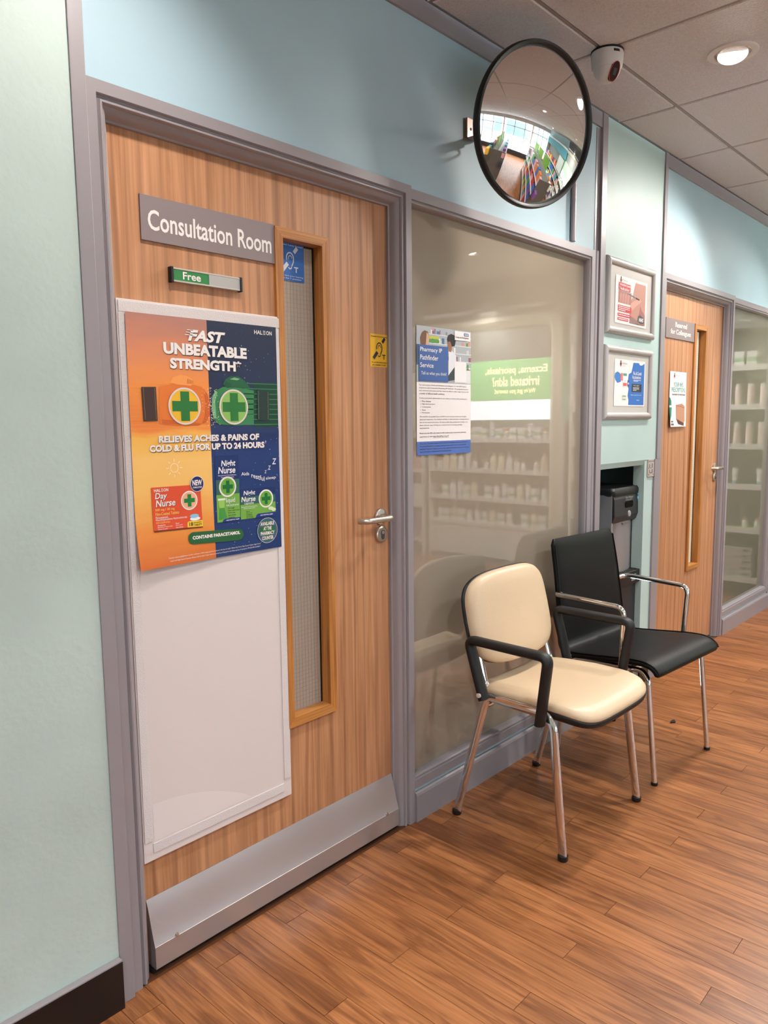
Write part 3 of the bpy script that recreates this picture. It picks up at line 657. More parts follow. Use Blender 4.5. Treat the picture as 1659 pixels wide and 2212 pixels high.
P.poly([(246, 90), (304.5, 90), (304.5, 98), (256, 98), (250, 96)], 5).done('pack_tab', ink((30, 56, 130))); P.poly([(354, 90.5), (425, 90.5), (425, 101), (364, 101), (358, 98)], 5).done('pack_tab', ink((30, 56, 130)))
P.poly([(235, 151), (257, 151), (254, 127), (239, 127)], 4).done('cup_picture', ink((150, 200, 96))); P.rect(235, 147, 258, 152, 5).done('cup_picture', ink((220, 232, 214))); P.poly([(239, 127), (254, 127), (262, 100), (236, 96)], 4).done('cup_picture', ink((70, 150, 70)))
P.ell(408, 112, 9, 5, 5).ell(417, 108, 8, 5, 6).done('capsule_picture', ink((214, 226, 190)))
# green pill, counter badge, small print
pts = []
for (cx, cy, a) in ((297, 52, -PI/2), (156, 59, PI/2)): pts += [(cx+15.5*math.cos(a+PI*i/10), cy+15.5*math.sin(a+PI*i/10)) for i in range(11)]
P.poly(pts, 4).done('green_lozenge', ink((42, 98, 56))); P.text('CONTAINS PARACETAMOL', 153, 55.5, 301, 64.5, 5, 0.045, slope=-0.02).done('lettering', WHITE)
P.ell(394, 52, 35, 35, 3).done('counter_badge', ink((70, 96, 118))); P.ring(394, 52, 35, 35, 1.2, 4).done('badge_ring', ink((200, 210, 214))); P.cross(394, 52, 27, 10, 4).done('emblem_cross', ink((44, 104, 66)))
for i, (tx, a, c) in enumerate((('AVAILABLE', 370, 418), ('AT THE', 380, 408), ('PHARMACY', 370, 418), ('COUNTER', 374, 414))): P.text(tx, a, 66-13.2*i, c, 76-13.2*i, 5, 0.03)
P.done('lettering', WHITE)
P.text('*Contact mystory.gb@haleon.com for verification. When using separate products in the day and night. Haleon Day Nurse Film-Coated Tablets, Night Nurse', 80, 16, 369, 20.5, 2).text('Liquid and Night Nurse Capsules. Always read the label. Trade marks are owned by or licensed to the Haleon group of companies. PM-GB-NFD-24-00019', 84, 8.5, 367, 13, 2).done('small_print', WHITE)
# ------------------------------------------------------------------ paper notice on the glazed screen
def pcurl(u, v): return 0.0012 + 0.002*max(0, 1-v/60.0)*math.sin(u/300*PI)
pn = empty('notice', (1.938, 0.0285, 1.258)); tag(pn, 'A3 pharmacy service notice taped to the glazed screen', 'poster')
PWD, PHT = 302, 427
b = MB(); b.grid(8, 12, lambda s, t: (PWD*s/1000, -pcurl(PWD*s, PHT*t), PHT*t/1000)); b.build('sheet', M_PAPER, pn, True)
P = Print(pn, (0, 0, 0), XR, ZU, pcurl)
P.rect(0, 243, PWD, PHT, 1, 6, 4).done('photo', ink((172, 176, 180)))
for v in (402, 372, 345, 318, 292): P.rect(60, v, PWD, v+2.5, 2)
P.rect(205, 245, 300, 300, 2).done('photo_shelves', ink((222, 222, 222)))
pal = [(214, 206, 60), (90, 150, 70), (200, 200, 206), (120, 130, 150), (210, 150, 140), (150, 90, 110), (230, 230, 226), (80, 110, 150)]
for c in pal:
    for i in range(9):
        u = random.uniform(62, 290); v = random.choice((374.5, 347.5, 320.5, 294.5, 404.5)); w = random.uniform(5, 14); P.rect(u, v, min(u+w, PWD), min(v+random.uniform(8, 20), PHT), 2+pal.index(c)*0.1)
    P.done('photo_goods', ink(c))['kind'] = 'stuff'
P.rect(66, 388, 118, 397, 3).done('photo_goods', ink((190, 196, 60))); P.rect(66, 376, 120, 386, 3).done('photo_goods', ink((84, 150, 66)))
P.poly([(21, 366), (19, 388), (28, 405), (42, 413), (58, 410), (64, 398), (60, 366)], 3).done('photo_hair', ink((120, 84, 60))); P.poly([(52, 408), (64, 398), (66, 386), (60, 366), (46, 366)], 4).done('photo_face', ink((206, 164, 140))); P.rect(0, 300, 12, 366, 3).done('photo_coat', ink((70, 90, 120)))
P.poly([(163, 392), (168, 406), (186, 412), (205, 408), (212, 390), (206, 372), (186, 368), (170, 376)], 3).done('photo_hair', ink((34, 28, 30))); P.poly([(168, 384), (166, 372), (172, 352), (186, 350), (190, 368), (180, 386)], 4).done('photo_face', ink((150, 100, 78)))
P.poly([(172, 352), (188, 356), (214, 340), (220, 262), (170, 262)], 3).done('photo_coat', ink((226, 226, 230))); P.poly([(160, 262), (205, 300), (205, 256), (160, 250)], 4).done('photo_till', ink((60, 70, 74)))
P.rect(10, 247, 168, 366, 5, 3, 2).done('title_panel', ink((66, 98, 158)))
P.text('Pharmacy IP', 17, 340, 134, 358, 6, 0.008).text('Pathfinder', 17, 317, 113, 333, 6, 0.008).text('Service', 17, 292, 87, 307.5, 6, 0.008).text('Tell us what you think!', 22, 265, 158, 279, 6, 0.0).done('lettering', WHITE)
P.rect(205, 393, 296, 424, 5).done('white_patch', M_PAPER); P.rect(205, 248, 272, 318, 5).done('white_patch', M_PAPER); P.rect(258, 409, 286, 419.5, 6).done('logo_block', ink((30, 70, 160))); P.text('NHS', 261, 410.5, 283, 418, 7, 0.03, 0.2).done('lettering', WHITE); P.text('Derby and Derbyshire', 210, 399, 286, 406, 6, 0.02).done('lettering', INK_K)
T = ['Four pharmacies in Derby and Derbyshire are taking part in a new NHS England', 'programme called Independent Prescribing (IP) Pathfinder. This programme looks at', 'how community pharmacies and their teams can deliver a wider range of services for', 'a number of different health conditions.']
E_ = (274, 286, 289, 150)
for i, tx in enumerate(T): P.text(tx, 13, 231-9.3*i, E_[i], 236.5-9.3*i, 2)
P.text('At these pharmacies, pharmacists can now advise on and prescribe medicines for:', 13, 187.5, 280, 193, 2)
for i, (tx, e) in enumerate((('Minor illnesses', 74), ('High blood pressure', 96), ('Contraception', 73), ('Acne', 46), ('Menopause', 68))): P.text(tx, 27, 177.5-9.6*i, e, 183-9.6*i, 2).rect(19, 179.5-9.6*i, 21.5, 180.8-9.6*i, 2)
for i, (tx, e) in enumerate((('We would be very grateful if you could fill in a short survey to share your thoughts', 276), ('about your experience. Your feedback will help us understand what is working well and', 289), ('how we can improve the service. We hope to offer these services more widely in the', 283), ('future, and your input will help us to evaluate how it is working and make', 250), ('improvements.', 66))): P.text(tx, 15, 126-9.6*i, e, 131.5-9.6*i, 2)
P.text('Please scan the QR code above to tell us about your community pharmacy', 14, 70.5, 274, 76, 2, 0.012).text('experience or visit https://bit.ly/Pharmacy-IP', 14, 59, 172, 64.5, 2, 0.012).rect(86, 57.5, 172, 58.2, 2).done('body_text', INK_K)
P.rect(0, 0, PWD, 46, 2, 8, 3).done('footer_band', ink((84, 112, 180)))
for i, (tx, e) in enumerate((('Please note: This patient evaluation is for patients who have been seen by an independent', 280), ('Prescribing Pharmacist in community pharmacy as part of the Derby and Derbyshire IP', 272), ('Pathfinder Programme. Patients accessing other community pharmacy services who would like', 289), ('to provide feedback should contact the pharmacy directly.', 184))): P.text(tx, 15, 36-9.2*i, e, 41-9.2*i, 3, 0.006)
P.done('footer_text', ink((34, 48, 96)))
# ------------------------------------------------------------------ snap frames on the pillar
def snap_frame(name, x, z, w, h, lab):
    o = empty(name, (x, 0.0, z)); t = 0.032
    prof = [(0, 0), (0, -0.008), (0.004, -0.0155), (0.012, -0.0195), (0.021, -0.0185), (0.029, -0.013), (t, -0.0065), (t, 0)]
    for nm, f in (('rail', lambda q, s: (w*s+q[0]*(1-2*s), q[1], q[0])), ('rail', lambda q, s: (w*s+q[0]*(1-2*s), q[1], h-q[0])), ('stile', lambda q, s: (q[0], q[1], h*s+q[0]*(1-2*s))), ('stile', lambda q, s: (w-q[0], q[1], h*s+q[0]*(1-2*s)))):
        b = MB(); b.prism(prof, f); b.build(nm, M_SNAP, o, True, 50)
    bx('backing', (0.02, -0.006, 0.02), (w-0.02, 0, h-0.02), M_SNAPIN, o)
    return tag(o, lab, 'frame', 'snap frames on the pillar')
def clinic_logo(P, u, v, s, grey=(120, 120, 124)):
    P.ell(u, v+14*s, 5*s, 6.5*s, 3, 14).poly([(u-9*s, v), (u-8*s, v+7*s), (u, v+10*s), (u+8*s, v+7*s), (u+9*s, v), (u+4*s, v-4*s), (u-4*s, v-4*s)], 3).done('logo_figure', INK_K)
    P.poly([(u-4.5*s, v+2*s), (u, v+6*s), (u+4.5*s, v+2*s), (u+3*s, v-8*s), (u, v-12*s), (u-3*s, v-8*s)], 4).done('logo_heart', ink((206, 40, 44)))
    P.text('Medicine', u+16*s, v+1*s, u+72*s, v+11*s, 3, -0.006).text('C O M P A N Y', u+16*s, v-9*s, u+58*s, v-5*s, 3).done('logo_lettering', ink(grey))
snap_frame('snap_frame', 3.206, 1.757, 0.508, 0.334, 'upper grey snap frame on the pillar holding a pink leaflet')
snap_frame('snap_frame', 3.199, 1.371, 0.508, 0.334, 'lower grey snap frame on the pillar holding a blue leaflet')
# pink leaflet
lf1 = empty('leaflet', (3.291, -0.0065, 1.808), 0.0); tag(lf1, 'pink weight loss leaflet in the upper snap frame', 'leaflet')
lf1.rotation_euler = (0, math.radians(0.6), 0)
lc = lambda u, v: 0.001+0.003*max(0, u/330-0.6)
b = MB(); b.grid(8, 2, lambda s, t: (0.332*s, -lc(332*s, 0), 0.212*t)); b.build('sheet', M_PAPER, lf1, True)
P = Print(lf1, (0, 0, 0), XR, ZU, lc)
P.poly([(205, 200), (316, 200), (316, 10), (150, 10), (150, 60), (160, 110), (178, 130), (190, 165)], 1).done('photo', ink((196, 142, 128)))
P.rect(30, 92, 165, 146, 1, 3, 1).done('photo', ink((184, 128, 118)))
P.poly([(160, 100), (200, 118), (262, 128), (268, 118), (215, 92), (175, 70), (150, 66)], 2).done('photo_hand', ink((214, 160, 146))); P.poly([(240, 20), (262, 100), (280, 80), (316, 60), (316, 12)], 2).done('photo_hand', ink((168, 110, 102))); P.poly([(150, 10), (165, 44), (240, 26), (250, 10)], 3).done('photo_trousers', ink((150, 120, 118)))
for i in range(4): P.poly([(40+26*i, 92), (60+26*i, 92), (66+26*i, 134), (56+26*i, 140), (44+26*i, 130)], 2.5)
P.done('photo_fingers', ink((206, 150, 138)))
P.line((125, 140), (250, 126), 7, 3).done('pen_picture', ink((40, 40, 48)))
for i in range(6): P.line((132+14*i, 144-1.5*i), (132+14*i, 134-1.5*i), 3, 4)
P.done('pen_picture', ink((226, 222, 224)))
R1 = ink((214, 62, 74))
P.rrect(30, 148, 152, 182, 6, 3).rrect(28, 54, 166, 82, 5, 3).rrect(26, 32, 162, 46, 4, 3).rrect(26, 14, 136, 26, 4, 3).done('red_panel', R1)
P.text('Weight Loss', 38, 166, 146, 179, 4, 0.02).text('Medication', 38, 150, 138, 164, 4, 0.02).lines(36, 76, 150, 60, 3, 4, 4).lines(34, 39, 150, 39, 1, 4, 4, 1.0).lines(34, 20, 128, 20, 1, 4, 4, 1.0).done('lettering', WHITE)
clinic_logo(P, 52, 190, 0.95); P.poly([(232, 26), (240, 50), (262, 56), (300, 48), (306, 22), (270, 16)], 4).done('badge', ink((70, 74, 84))); P.text('NHS', 248, 26, 296, 44, 5, 0.04, 0.2).done('lettering', WHITE); P.text('Providing NHS services', 216, 8, 300, 15, 4, 0.01).done('lettering', INK_K)
# blue leaflet
lf2 = empty('leaflet', (3.303, -0.0065, 1.432)); tag(lf2, 'blue vaccination leaflet in the lower snap frame', 'leaflet')
b = MB(); b.grid(8, 2, lambda s, t: (0.326*s, -lc(326*s, 0), 0.215*t)); b.build('sheet', M_PAPER, lf2, True)
P = Print(lf2, (0, 0, 0), XR, ZU, lc)
P.poly([(196, 205), (255, 206), (268, 196), (288, 196), (318, 206), (318, 6), (150, 6), (152, 30), (142, 50), (150, 80), (140, 110), (148, 150), (176, 158), (186, 180)], 1).done('blue_cloud', ink((52, 112, 190)))
P.poly([(6, 150), (30, 158), (52, 152), (70, 140), (66, 112), (30, 106), (12, 118), (2, 132)], 2).done('blue_cloud', ink((58, 124, 196))); P.rect(62, 118, 84, 152, 3).done('plaster_picture', ink((222, 120, 112)))
P.rect(88, 90, 130, 140, 3).done('vaccine_picture', ink((238, 238, 240))); P.rect(92, 140, 126, 152, 3).done('vaccine_picture', ink((86, 160, 140))); P.rect(90, 94, 128, 108, 4).done('vaccine_picture', ink((222, 96, 90))); P.ring(108, 122, 8, 8, 1.5, 4, 10, PI, 2*PI).done('vaccine_picture', INK_K)
P.poly([(136, 122), (154, 118), (154, 98), (146, 88), (136, 98)], 4).done('shield_picture', ink((30, 60, 140))); P.cross(145, 106, 7, 2, 5).done('shield_picture', WHITE)
P.rrect(80, 26, 126, 38, 5, 3).rrect(78, 42, 128, 52, 5, 3).done('prompt_box', ink((206, 222, 206))); P.lines(86, 32, 120, 32, 1, 3, 4, 1).lines(86, 47, 122, 47, 1, 3, 4, 1).done('lettering', ink((60, 110, 70)))
P.rrect(184, 68, 290, 106, 3, 3).done('dark_panel', ink((52, 54, 60))); P.text('Who is eligible?', 200, 94, 262, 101, 4, 0.01).lines(196, 88, 262, 76, 3, 3, 4).done('lettering', ink((214, 214, 214)))
P.text('Flu & Covid', 196, 148, 284, 164, 3, 0.02).text('Vaccinations', 184, 130, 280, 146, 3, 0.01).lines(200, 124, 280, 119, 2, 2.5, 3).text('Book an appointment online', 176, 50, 290, 56, 3, 0.01).text('NextPage', 240, 26, 268, 32, 3, 0.01).done('lettering', WHITE)
clinic_logo(P, 62, 192, 0.9)
# prescriptions poster on the far door
pr = empty('poster', (4.060, YL, 1.327)); tag(pr, 'white NHS prescriptions poster on the far beech door', 'poster')
pc = lambda u, v: 0.004+0.012*max(0, 1-v/110.0)*(1-u/235.0)+0.006*max(0, 1-v/300)*(u/230)
b = MB(); b.grid(10, 12, lambda s, t: (0.226*s, -pc(226*s, 297*t), 0.297*t)); b.build('sheet', M_PAPER, pr, True)
P = Print(pr, (0, 0, 0), XR, ZU, pc)
P.poly([(0, 30), (20, 60), (32, 100), (26, 140), (10, 156), (0, 158)], 1).done('green_shape', ink((34, 128, 100))); P.poly([(82, 44), (190, 20), (206, 30), (206, 112), (170, 126), (86, 118)], 2).done('parcel_picture', ink((186, 136, 108))); P.poly([(82, 44), (110, 14), (190, 4), (196, 20)], 1.5).done('parcel_picture', ink((96, 60, 52))); P.line((84, 116), (206, 104), 2, 3).done('parcel_picture', ink((120, 84, 66)))
for qa, qb in (((118, 178), (118, 126)), ((196, 178), (196, 120))): P.line(qa, qb, 1.2, 1).done('parcel_string', ink((120, 110, 108)))
P.text('YOUR NHS', 50, 216, 180, 240, 2, 0.0).text('PRESCRIPTIONS,', 24, 184, 216, 212, 2, 0.0).done('lettering', ink((44, 160, 146))); P.text('DELIVERED TO YOUR DOOR', 34, 170, 210, 178, 2, 0.02).done('lettering', INK_K)
clinic_logo(P, 58, 270, 1.0); P.rect(8, 24, 40, 32, 2).rect(8, 8, 46, 18, 2).done('small_print', ink((90, 90, 92)))
# ------------------------------------------------------------------ hinge plate by the recess
hp = bx('hinge_plate', (3.713, -0.0035, 1.080), (3.784, 0.003, 1.168), mat('zinc_plate', (196, 182, 176), 0.4, 0.3), None, 0.0008); tag(hp, 'perforated metal hinge plate beside the recess', 'hinge')
for (x, z) in ((3.722, 1.158), (3.740, 1.158), (3.758, 1.158), (3.775, 1.158), (3.722, 1.09), (3.744, 1.1), (3.775, 1.09), (3.744, 1.124), (3.722, 1.124)): MB().lathe([(0, 0), (0.0034, 0), (0.0034, 0.0004)], (x, -0.004, z), 10, (0, 1, 0)).build('screw_hole', M_BLACKR, hp)
for z in (1.108, 1.136): bx('slot', (3.757, -0.004, z-0.012), (3.763, -0.0033, z+0.010), M_BLACKR, hp); bx('slot', (3.728, -0.004, z-0.010), (3.733, -0.0033, z+0.008), M_BLACKR, hp)
# ------------------------------------------------------------------ convex mirror
mc = Vector((2.275, -0.203, 2.329)); az, ti = 0.273, 0.189
mn = Vector((-math.sin(az)*math.cos(ti), -math.cos(az)*math.cos(ti), -math.sin(ti)))
mr = empty('convex_mirror', (2.2, 0.0, 2.355)); tag(mr, 'round convex security mirror with black rim above the glazed screen', 'mirror')
O = Vector(mr.location); c = mc-O; RM = 0.25
RC, sag = 0.236, 0.046; RS = (RC*RC+sag*sag)/(2*sag)
prof = []
for i in range(29):
    a = math.asin(RC/RS)*i/28; prof.append((RS*math.sin(a), RS*math.cos(a)-(RS-sag)+0.004))
MB().lathe(prof, c, 96, mn, caps=False).build('mirror_dome', M_MIRROR, mr, True, 80)
rp = [(RC-0.003, -0.012), (RC-0.003, 0.006), (RC+0.001, 0.0125), (RM-0.004, 0.0145), (RM, 0.009), (RM+0.001, -0.004), (RM-0.006, -0.016), (RC-0.03, -0.016)]
MB().lathe(rp, c, 72, mn, caps=False).build('rim', M_BLACKR, mr, True, 50)
MB().lathe([(0.0, -0.03), (0.10, -0.03), (0.16, -0.024), (RC-0.01, -0.014)], c, 48, mn, caps=False).build('back_shell', M_BLACKP, mr, True)
bx('wall_plate', (-0.026, -0.0035, -0.034), (0.028, 0.004, 0.030), mat('bracket_metal', (178, 148, 138), 0.4, 0.5), mr, 0.0006)
MB().lathe([(0, -0.003), (0.004, -0.0025), (0.005, 0)], (-0.006, -0.0035, -0.004), 12, (0, 1, 0)).build('screw', M_BLACKR, mr)
bx('arm', (-0.022, -0.15, -0.037), (0.024, -0.0, -0.034), M_GREY, mr); MB().sweep(bend([(0.0, -0.02, -0.045), (0.0, -0.13, -0.045), tuple(c-mn*0.03)], 0.03), 0.008).build('ball_arm', M_BLACKP, mr)
MB().sweep([(0.045*math.cos(2*PI*i/24), -0.09+0.045*math.sin(2*PI*i/24), -0.052) for i in range(25)], 0.004, n=8).build('cable_loop', M_BLACKP, mr)
# ------------------------------------------------------------------ ceiling camera
cc = empty('security_camera', (2.655, -0.262, H_CEIL)); tag(cc, 'white turret security camera on the ceiling beside the mirror', 'security camera')
MB().lathe([(0, 0), (0.057, 0), (0.057, -0.006), (0, -0.006)], (0, 0, 0), 32).build('base_ring', M_BLACKP, cc)
MB().lathe([(0.0, -0.006), (0.055, -0.006), (0.0565, -0.012), (0.0535, -0.052), (0.048, -0.062), (0.0, -0.062)], (0, 0, 0), 40).build('housing', M_WHITEP, cc)
b = MB(); b.lathe([(0.0471*math.sin(PI*i/16), -0.058-0.0471*math.cos(PI*i/16)) for i in range(17)], (0, 0, 0), 32); b.build('eyeball', M_WHITEP, cc)
dv = Vector((-0.33, -0.80, -0.50)).normalized(); sx = dv.cross(Vector((0, 0, 1))).normalized(); sy = sx.cross(dv)
b = MB(); ce = Vector((0, 0, -0.058)); ov = [(0.017*math.cos(a)*1.0, 0.030*math.sin(a)) for a in [2*PI*i/28 for i in range(28)]]
b.loops([[ce+dv*0.038+sx*p*1.12+sy*q*1.1 for p, q in ov], [ce+dv*0.0478+sx*p+sy*q for p, q in ov]]); b.build('lens_window', mat('lens_glass', (6, 12, 14), 0.08), cc, True, 40)
MB().sweep([ce+dv*0.0460+sx*p*1.1+sy*q*1.07 for p, q in ov+ov[:1]], 0.0014, n=6).build('lens_rim', mat('red_ring', (190, 70, 50), 0.5), cc)
b = MB(); b.loops([[ce+dv*0.0480+sx*p+sy*q for p, q in ((-0.007, -0.011), (0.007, -0.011), (0.007, 0.011), (-0.007, 0.011))], [ce+dv*0.0488+sx*p+sy*q for p, q in ((-0.006, -0.01), (0.006, -0.01), (0.006, 0.01), (-0.006, 0.01))]]); b.build('lens', M_DARKGREY, cc)
for i in range(5):
    a = math.radians(232+i*5.2); q = Vector((math.cos(a), math.sin(a), 0)); s_ = Vector((-q.y, q.x, 0)); p0 = q*0.0566+Vector((0, 0, -0.017))
    b = MB(); b.loops([[p0+s_*x+Vector((0, 0, z)) for x, z in ((-0.0022, -0.004), (0.0022, -0.004), (0.0022, 0.004), (-0.0022, 0.004))], [p0+q*0.0008+s_*x+Vector((0, 0, z)) for x, z in ((-0.0022, -0.004), (0.0022, -0.004), (0.0022, 0.004), (-0.0022, 0.004))]]); b.build('brand_plate', mat('red_ring', (190, 70, 50)) if i == 4 else M_BLACKP, cc)
# ------------------------------------------------------------------ downlights
LENS = mat('lamp_lens', (255, 250, 240), 0.4, emit=((255, 246, 232), 14.0))
def downlight(x, y, tx, ty, label, group=None, k=1.0):
    o = empty('downlight', (x, y, H_CEIL)); tag(o, label, 'ceiling light', group)
    MB().lathe([(0.058, 0.006), (0.060, -0.004), (0.064, -0.0065), (0.084, -0.0045), (0.086, -0.001), (0.086, 0.001)], (0, 0, 0), 48, caps=False).build('trim_ring', M_WHITEP, o)
    ax = Vector((tx, ty, -1)).normalized()
    a2 = Vector((tx*0.55, ty*0.55, -1)).normalized()
    MB().lathe([(0.052, -0.05), (0.053, 0.010), (0.050, 0.012), (0.046, 0.002), (0.045, -0.03)], Vector((0, 0, 0.002)), 40, a2, caps=False).build('gimbal', M_WHITEP, o, True, 50)
    MB().lathe([(0.0, 0.004), (0.047, 0.002), (0.047, 0.0), (0, 0)], Vector((0, 0, 0.002)), 36, a2).build('lamp', LENS, o, True)
    ld = bpy.data.lights.new('downlight_beam', 'SPOT'); ld.energy = SPOT_W*k if y > -1 else SHOP_W; ld.color = SPOT_COL if y > -1 else SHOP_COL; ld.spot_size = math.radians(144); ld.spot_blend = 0.75 if y > -1 else 0.5; ld.shadow_soft_size = 0.045
    lo = bpy.data.objects.new('downlight_beam', ld); COL.objects.link(lo); lo.parent = o; lo.location = a2*0.022
    lo.rotation_euler = ax.to_track_quat('-Z', 'Y').to_euler()
    return o
downlight(2.972, -0.585, -0.46, -0.22, 'lit recessed gimbal downlight in the ceiling right of the security camera')
GL = 'recessed gimbal downlight along the partition wall outside the view'
for x, tx, ty, k in ((0.975, -0.42, 0.14, 0.46), (4.30, -0.44, 0.06, 1.0), (5.63, -0.40, -0.1, 0.6), (-1.02, -0.1, -0.1, 0.8)): downlight(x, -0.585, tx, ty, GL, 'downlights along the partition', k)
for y in ROW_Y[1:]:
    for x in ((-1.02, 0.975, 2.972, 4.967) if y > -2 else (0.3, 2.972, 4.967)): downlight(x, y, random.uniform(-0.25, 0.25), random.uniform(-0.2, 0.2), 'recessed downlight in the shop ceiling seen only in reflections', 'shop downlights')
# ================================================================== CHAIRS
def pad_rings(outline, prof, place):
    return [[place(x*k+dx, y*k+dy, z) for x, y in outline] for (k, dx, dy, z) in prof]
def superell(w, h, n, N=56, f=None):
    out = []
    for i in range(N):
        a = 2*PI*i/N; ca, sa = math.cos(a), math.sin(a)
        x = math.copysign(abs(ca)**(2/n), ca)*w/2; y = math.copysign(abs(sa)**(2/n), sa)*h/2
        out.append(f(x, y) if f else (x, y))
    return out
def cream_chair():
    o = empty('visitor_chair', (2.272, -0.295, 0), math.radians(-1.2))
    # seat: local y front = -0.265 ... back = +0.175
    zs = 0.452
    so = superell(0.474, 0.450, 5.5, 72, f=lambda x, y: (x*(1.0-0.05*max(0, y/0.22)), y))
    def place(x, y, z):
        yy = y-0.05; fr = max(0.0, (-y-0.10)/0.12)
        return (x, yy, z-0.020*fr**2-0.010*max(0, (y)/0.22)+0.006*(abs(x)/0.23)**2)
    b = MB(); pr = [(0.985, zs+0.0), (1.004, zs+0.007), (1.0, zs+0.016), (0.975, zs+0.025), (0.93, zs+0.031), (0.82, zs+0.034), (0.6, zs+0.034), (0.3, zs+0.033), (0.02, zs+0.033)]
    b.loops([[place(x*k, y*k, z) for x, y in so] for k, z in pr]); b.smooth = True; b.build('seat', M_CREAM, o, True, 70)
    b = MB(); pr = [(0.25, zs-0.030), (0.75, zs-0.030), (0.94, zs-0.025), (0.99, zs-0.015), (1.005, zs-0.004), (1.0, zs+0.001), (0.97, zs+0.005)]
    b.loops([[place(x*k, y*k, z) for x, y in so] for k, z in pr]); b.smooth = True; b.build('seat_pan', M_BLACKP, o, True, 50, label='black plastic seat pan')
    # backrest
    lean = math.radians(13.5); bc = Vector((0, 0.158, 0.692))
    bo = superell(0.472, 0.322, 5.0, 88, lambda x, y: (x*(1.0-0.08*max(0, y/0.16)**2-0.055*max(0, -y/0.16)**2), y-0.016*max(0, y/0.16)**2*(x/0.23)**2+0.018*max(0, -y/0.16)**2*(abs(x)/0.23)**3))
    bo = [(x*(1.0+0.05*max(0, -y/0.16)**3), y) for x, y in bo]
    def bp(x, y, d):
        dd = d-0.030*(x/0.23)**2
        return bc+Vector((x, -math.cos(lean)*dd*1.0+math.sin(lean)*y, math.cos(lean)*y+math.sin(lean)*dd*0.3))
    b = MB(); pr = [(1.0, 0.004), (1.01, 0.013), (1.0, 0.022), (0.965, 0.031), (0.90, 0.036), (0.7, 0.038), (0.4, 0.036), (0.02, 0.035)]
    b.loops([[bp(x*k, y*k, d) for x, y in bo] for k, d in pr]); b.build('backrest', M_CREAM, o, True, 70)
    b = MB(); pr = [(0.1, -0.028), (0.6, -0.027), (0.88, -0.022), (0.99, -0.010), (1.012, 0.002), (0.99, 0.008)]
    b.loops([[bp(x*k*1.01, y*k*1.01, d) for x, y in bo] for k, d in pr]); b.build('backrest_shell', M_BLACKP, o, True, 60, label='black plastic backrest shell')
    for s in (-1, 1):
        x = s*0.238
        side = bend([(s*0.2555, 0.212, 0.006), (s*0.243, 0.105, 0.425), (s*0.241, 0.088, 0.452), (s*0.241, -0.135, 0.449), (s*0.243, -0.160, 0.415), (s*0.2555, -0.209, 0.006)], 0.05, 7)
        fr = MB().sweep(side, 0.0085, 0.0150, (1, 0, 0), 16).build('leg_frame', M_CHROME, o)
        for yy in (0.212, -0.209): MB().lathe([(0, 0), (0.0145, 0), (0.0165, 0.004), (0.0165, 0.016), (0, 0.016)], (s*0.2558, yy, 0), 16).build('foot_cap', M_BLACKR, fr)
        MB().sweep(bend([(s*0.205, 0.075, 0.432), (s*0.205, 0.125, 0.47), (s*0.203, 0.150, 0.56), (s*0.200, 0.178, 0.66)], 0.03), 0.013, 0.008, (1, 0, 0), 14).build('back_upright', M_CHROME, o)
        arm = bend([(s*0.270, 0.088, 0.452), (s*0.276, 0.146, 0.648), (s*0.278, -0.160, 0.648), (s*0.270, -0.128, 0.425)], 0.028, 8)
        ar = MB().sweep(arm, 0.0225, 0.0155, (1, 0, 0), 16).build('armrest', M_BLACKP, o)
        MB().lathe([(0, -0.004), (0.008, -0.003), (0.0095, 0)], (s*0.290, 0.094, 0.470), 14, (-s, 0, 0)).build('bolt_cap', M_WHITEP, ar)
    MB().sweep([(-0.243, 0.095, 0.425), (0.243, 0.095, 0.425)], 0.010, n=10).build('cross_rail', M_CHROME, o); MB().sweep([(-0.243, -0.12, 0.425), (0.243, -0.12, 0.425)], 0.010, n=10).build('cross_rail', M_CHROME, o)
    return tag(o, 'cream vinyl visitor chair with black arms against the glazed screen', 'chair')
cream_chair()
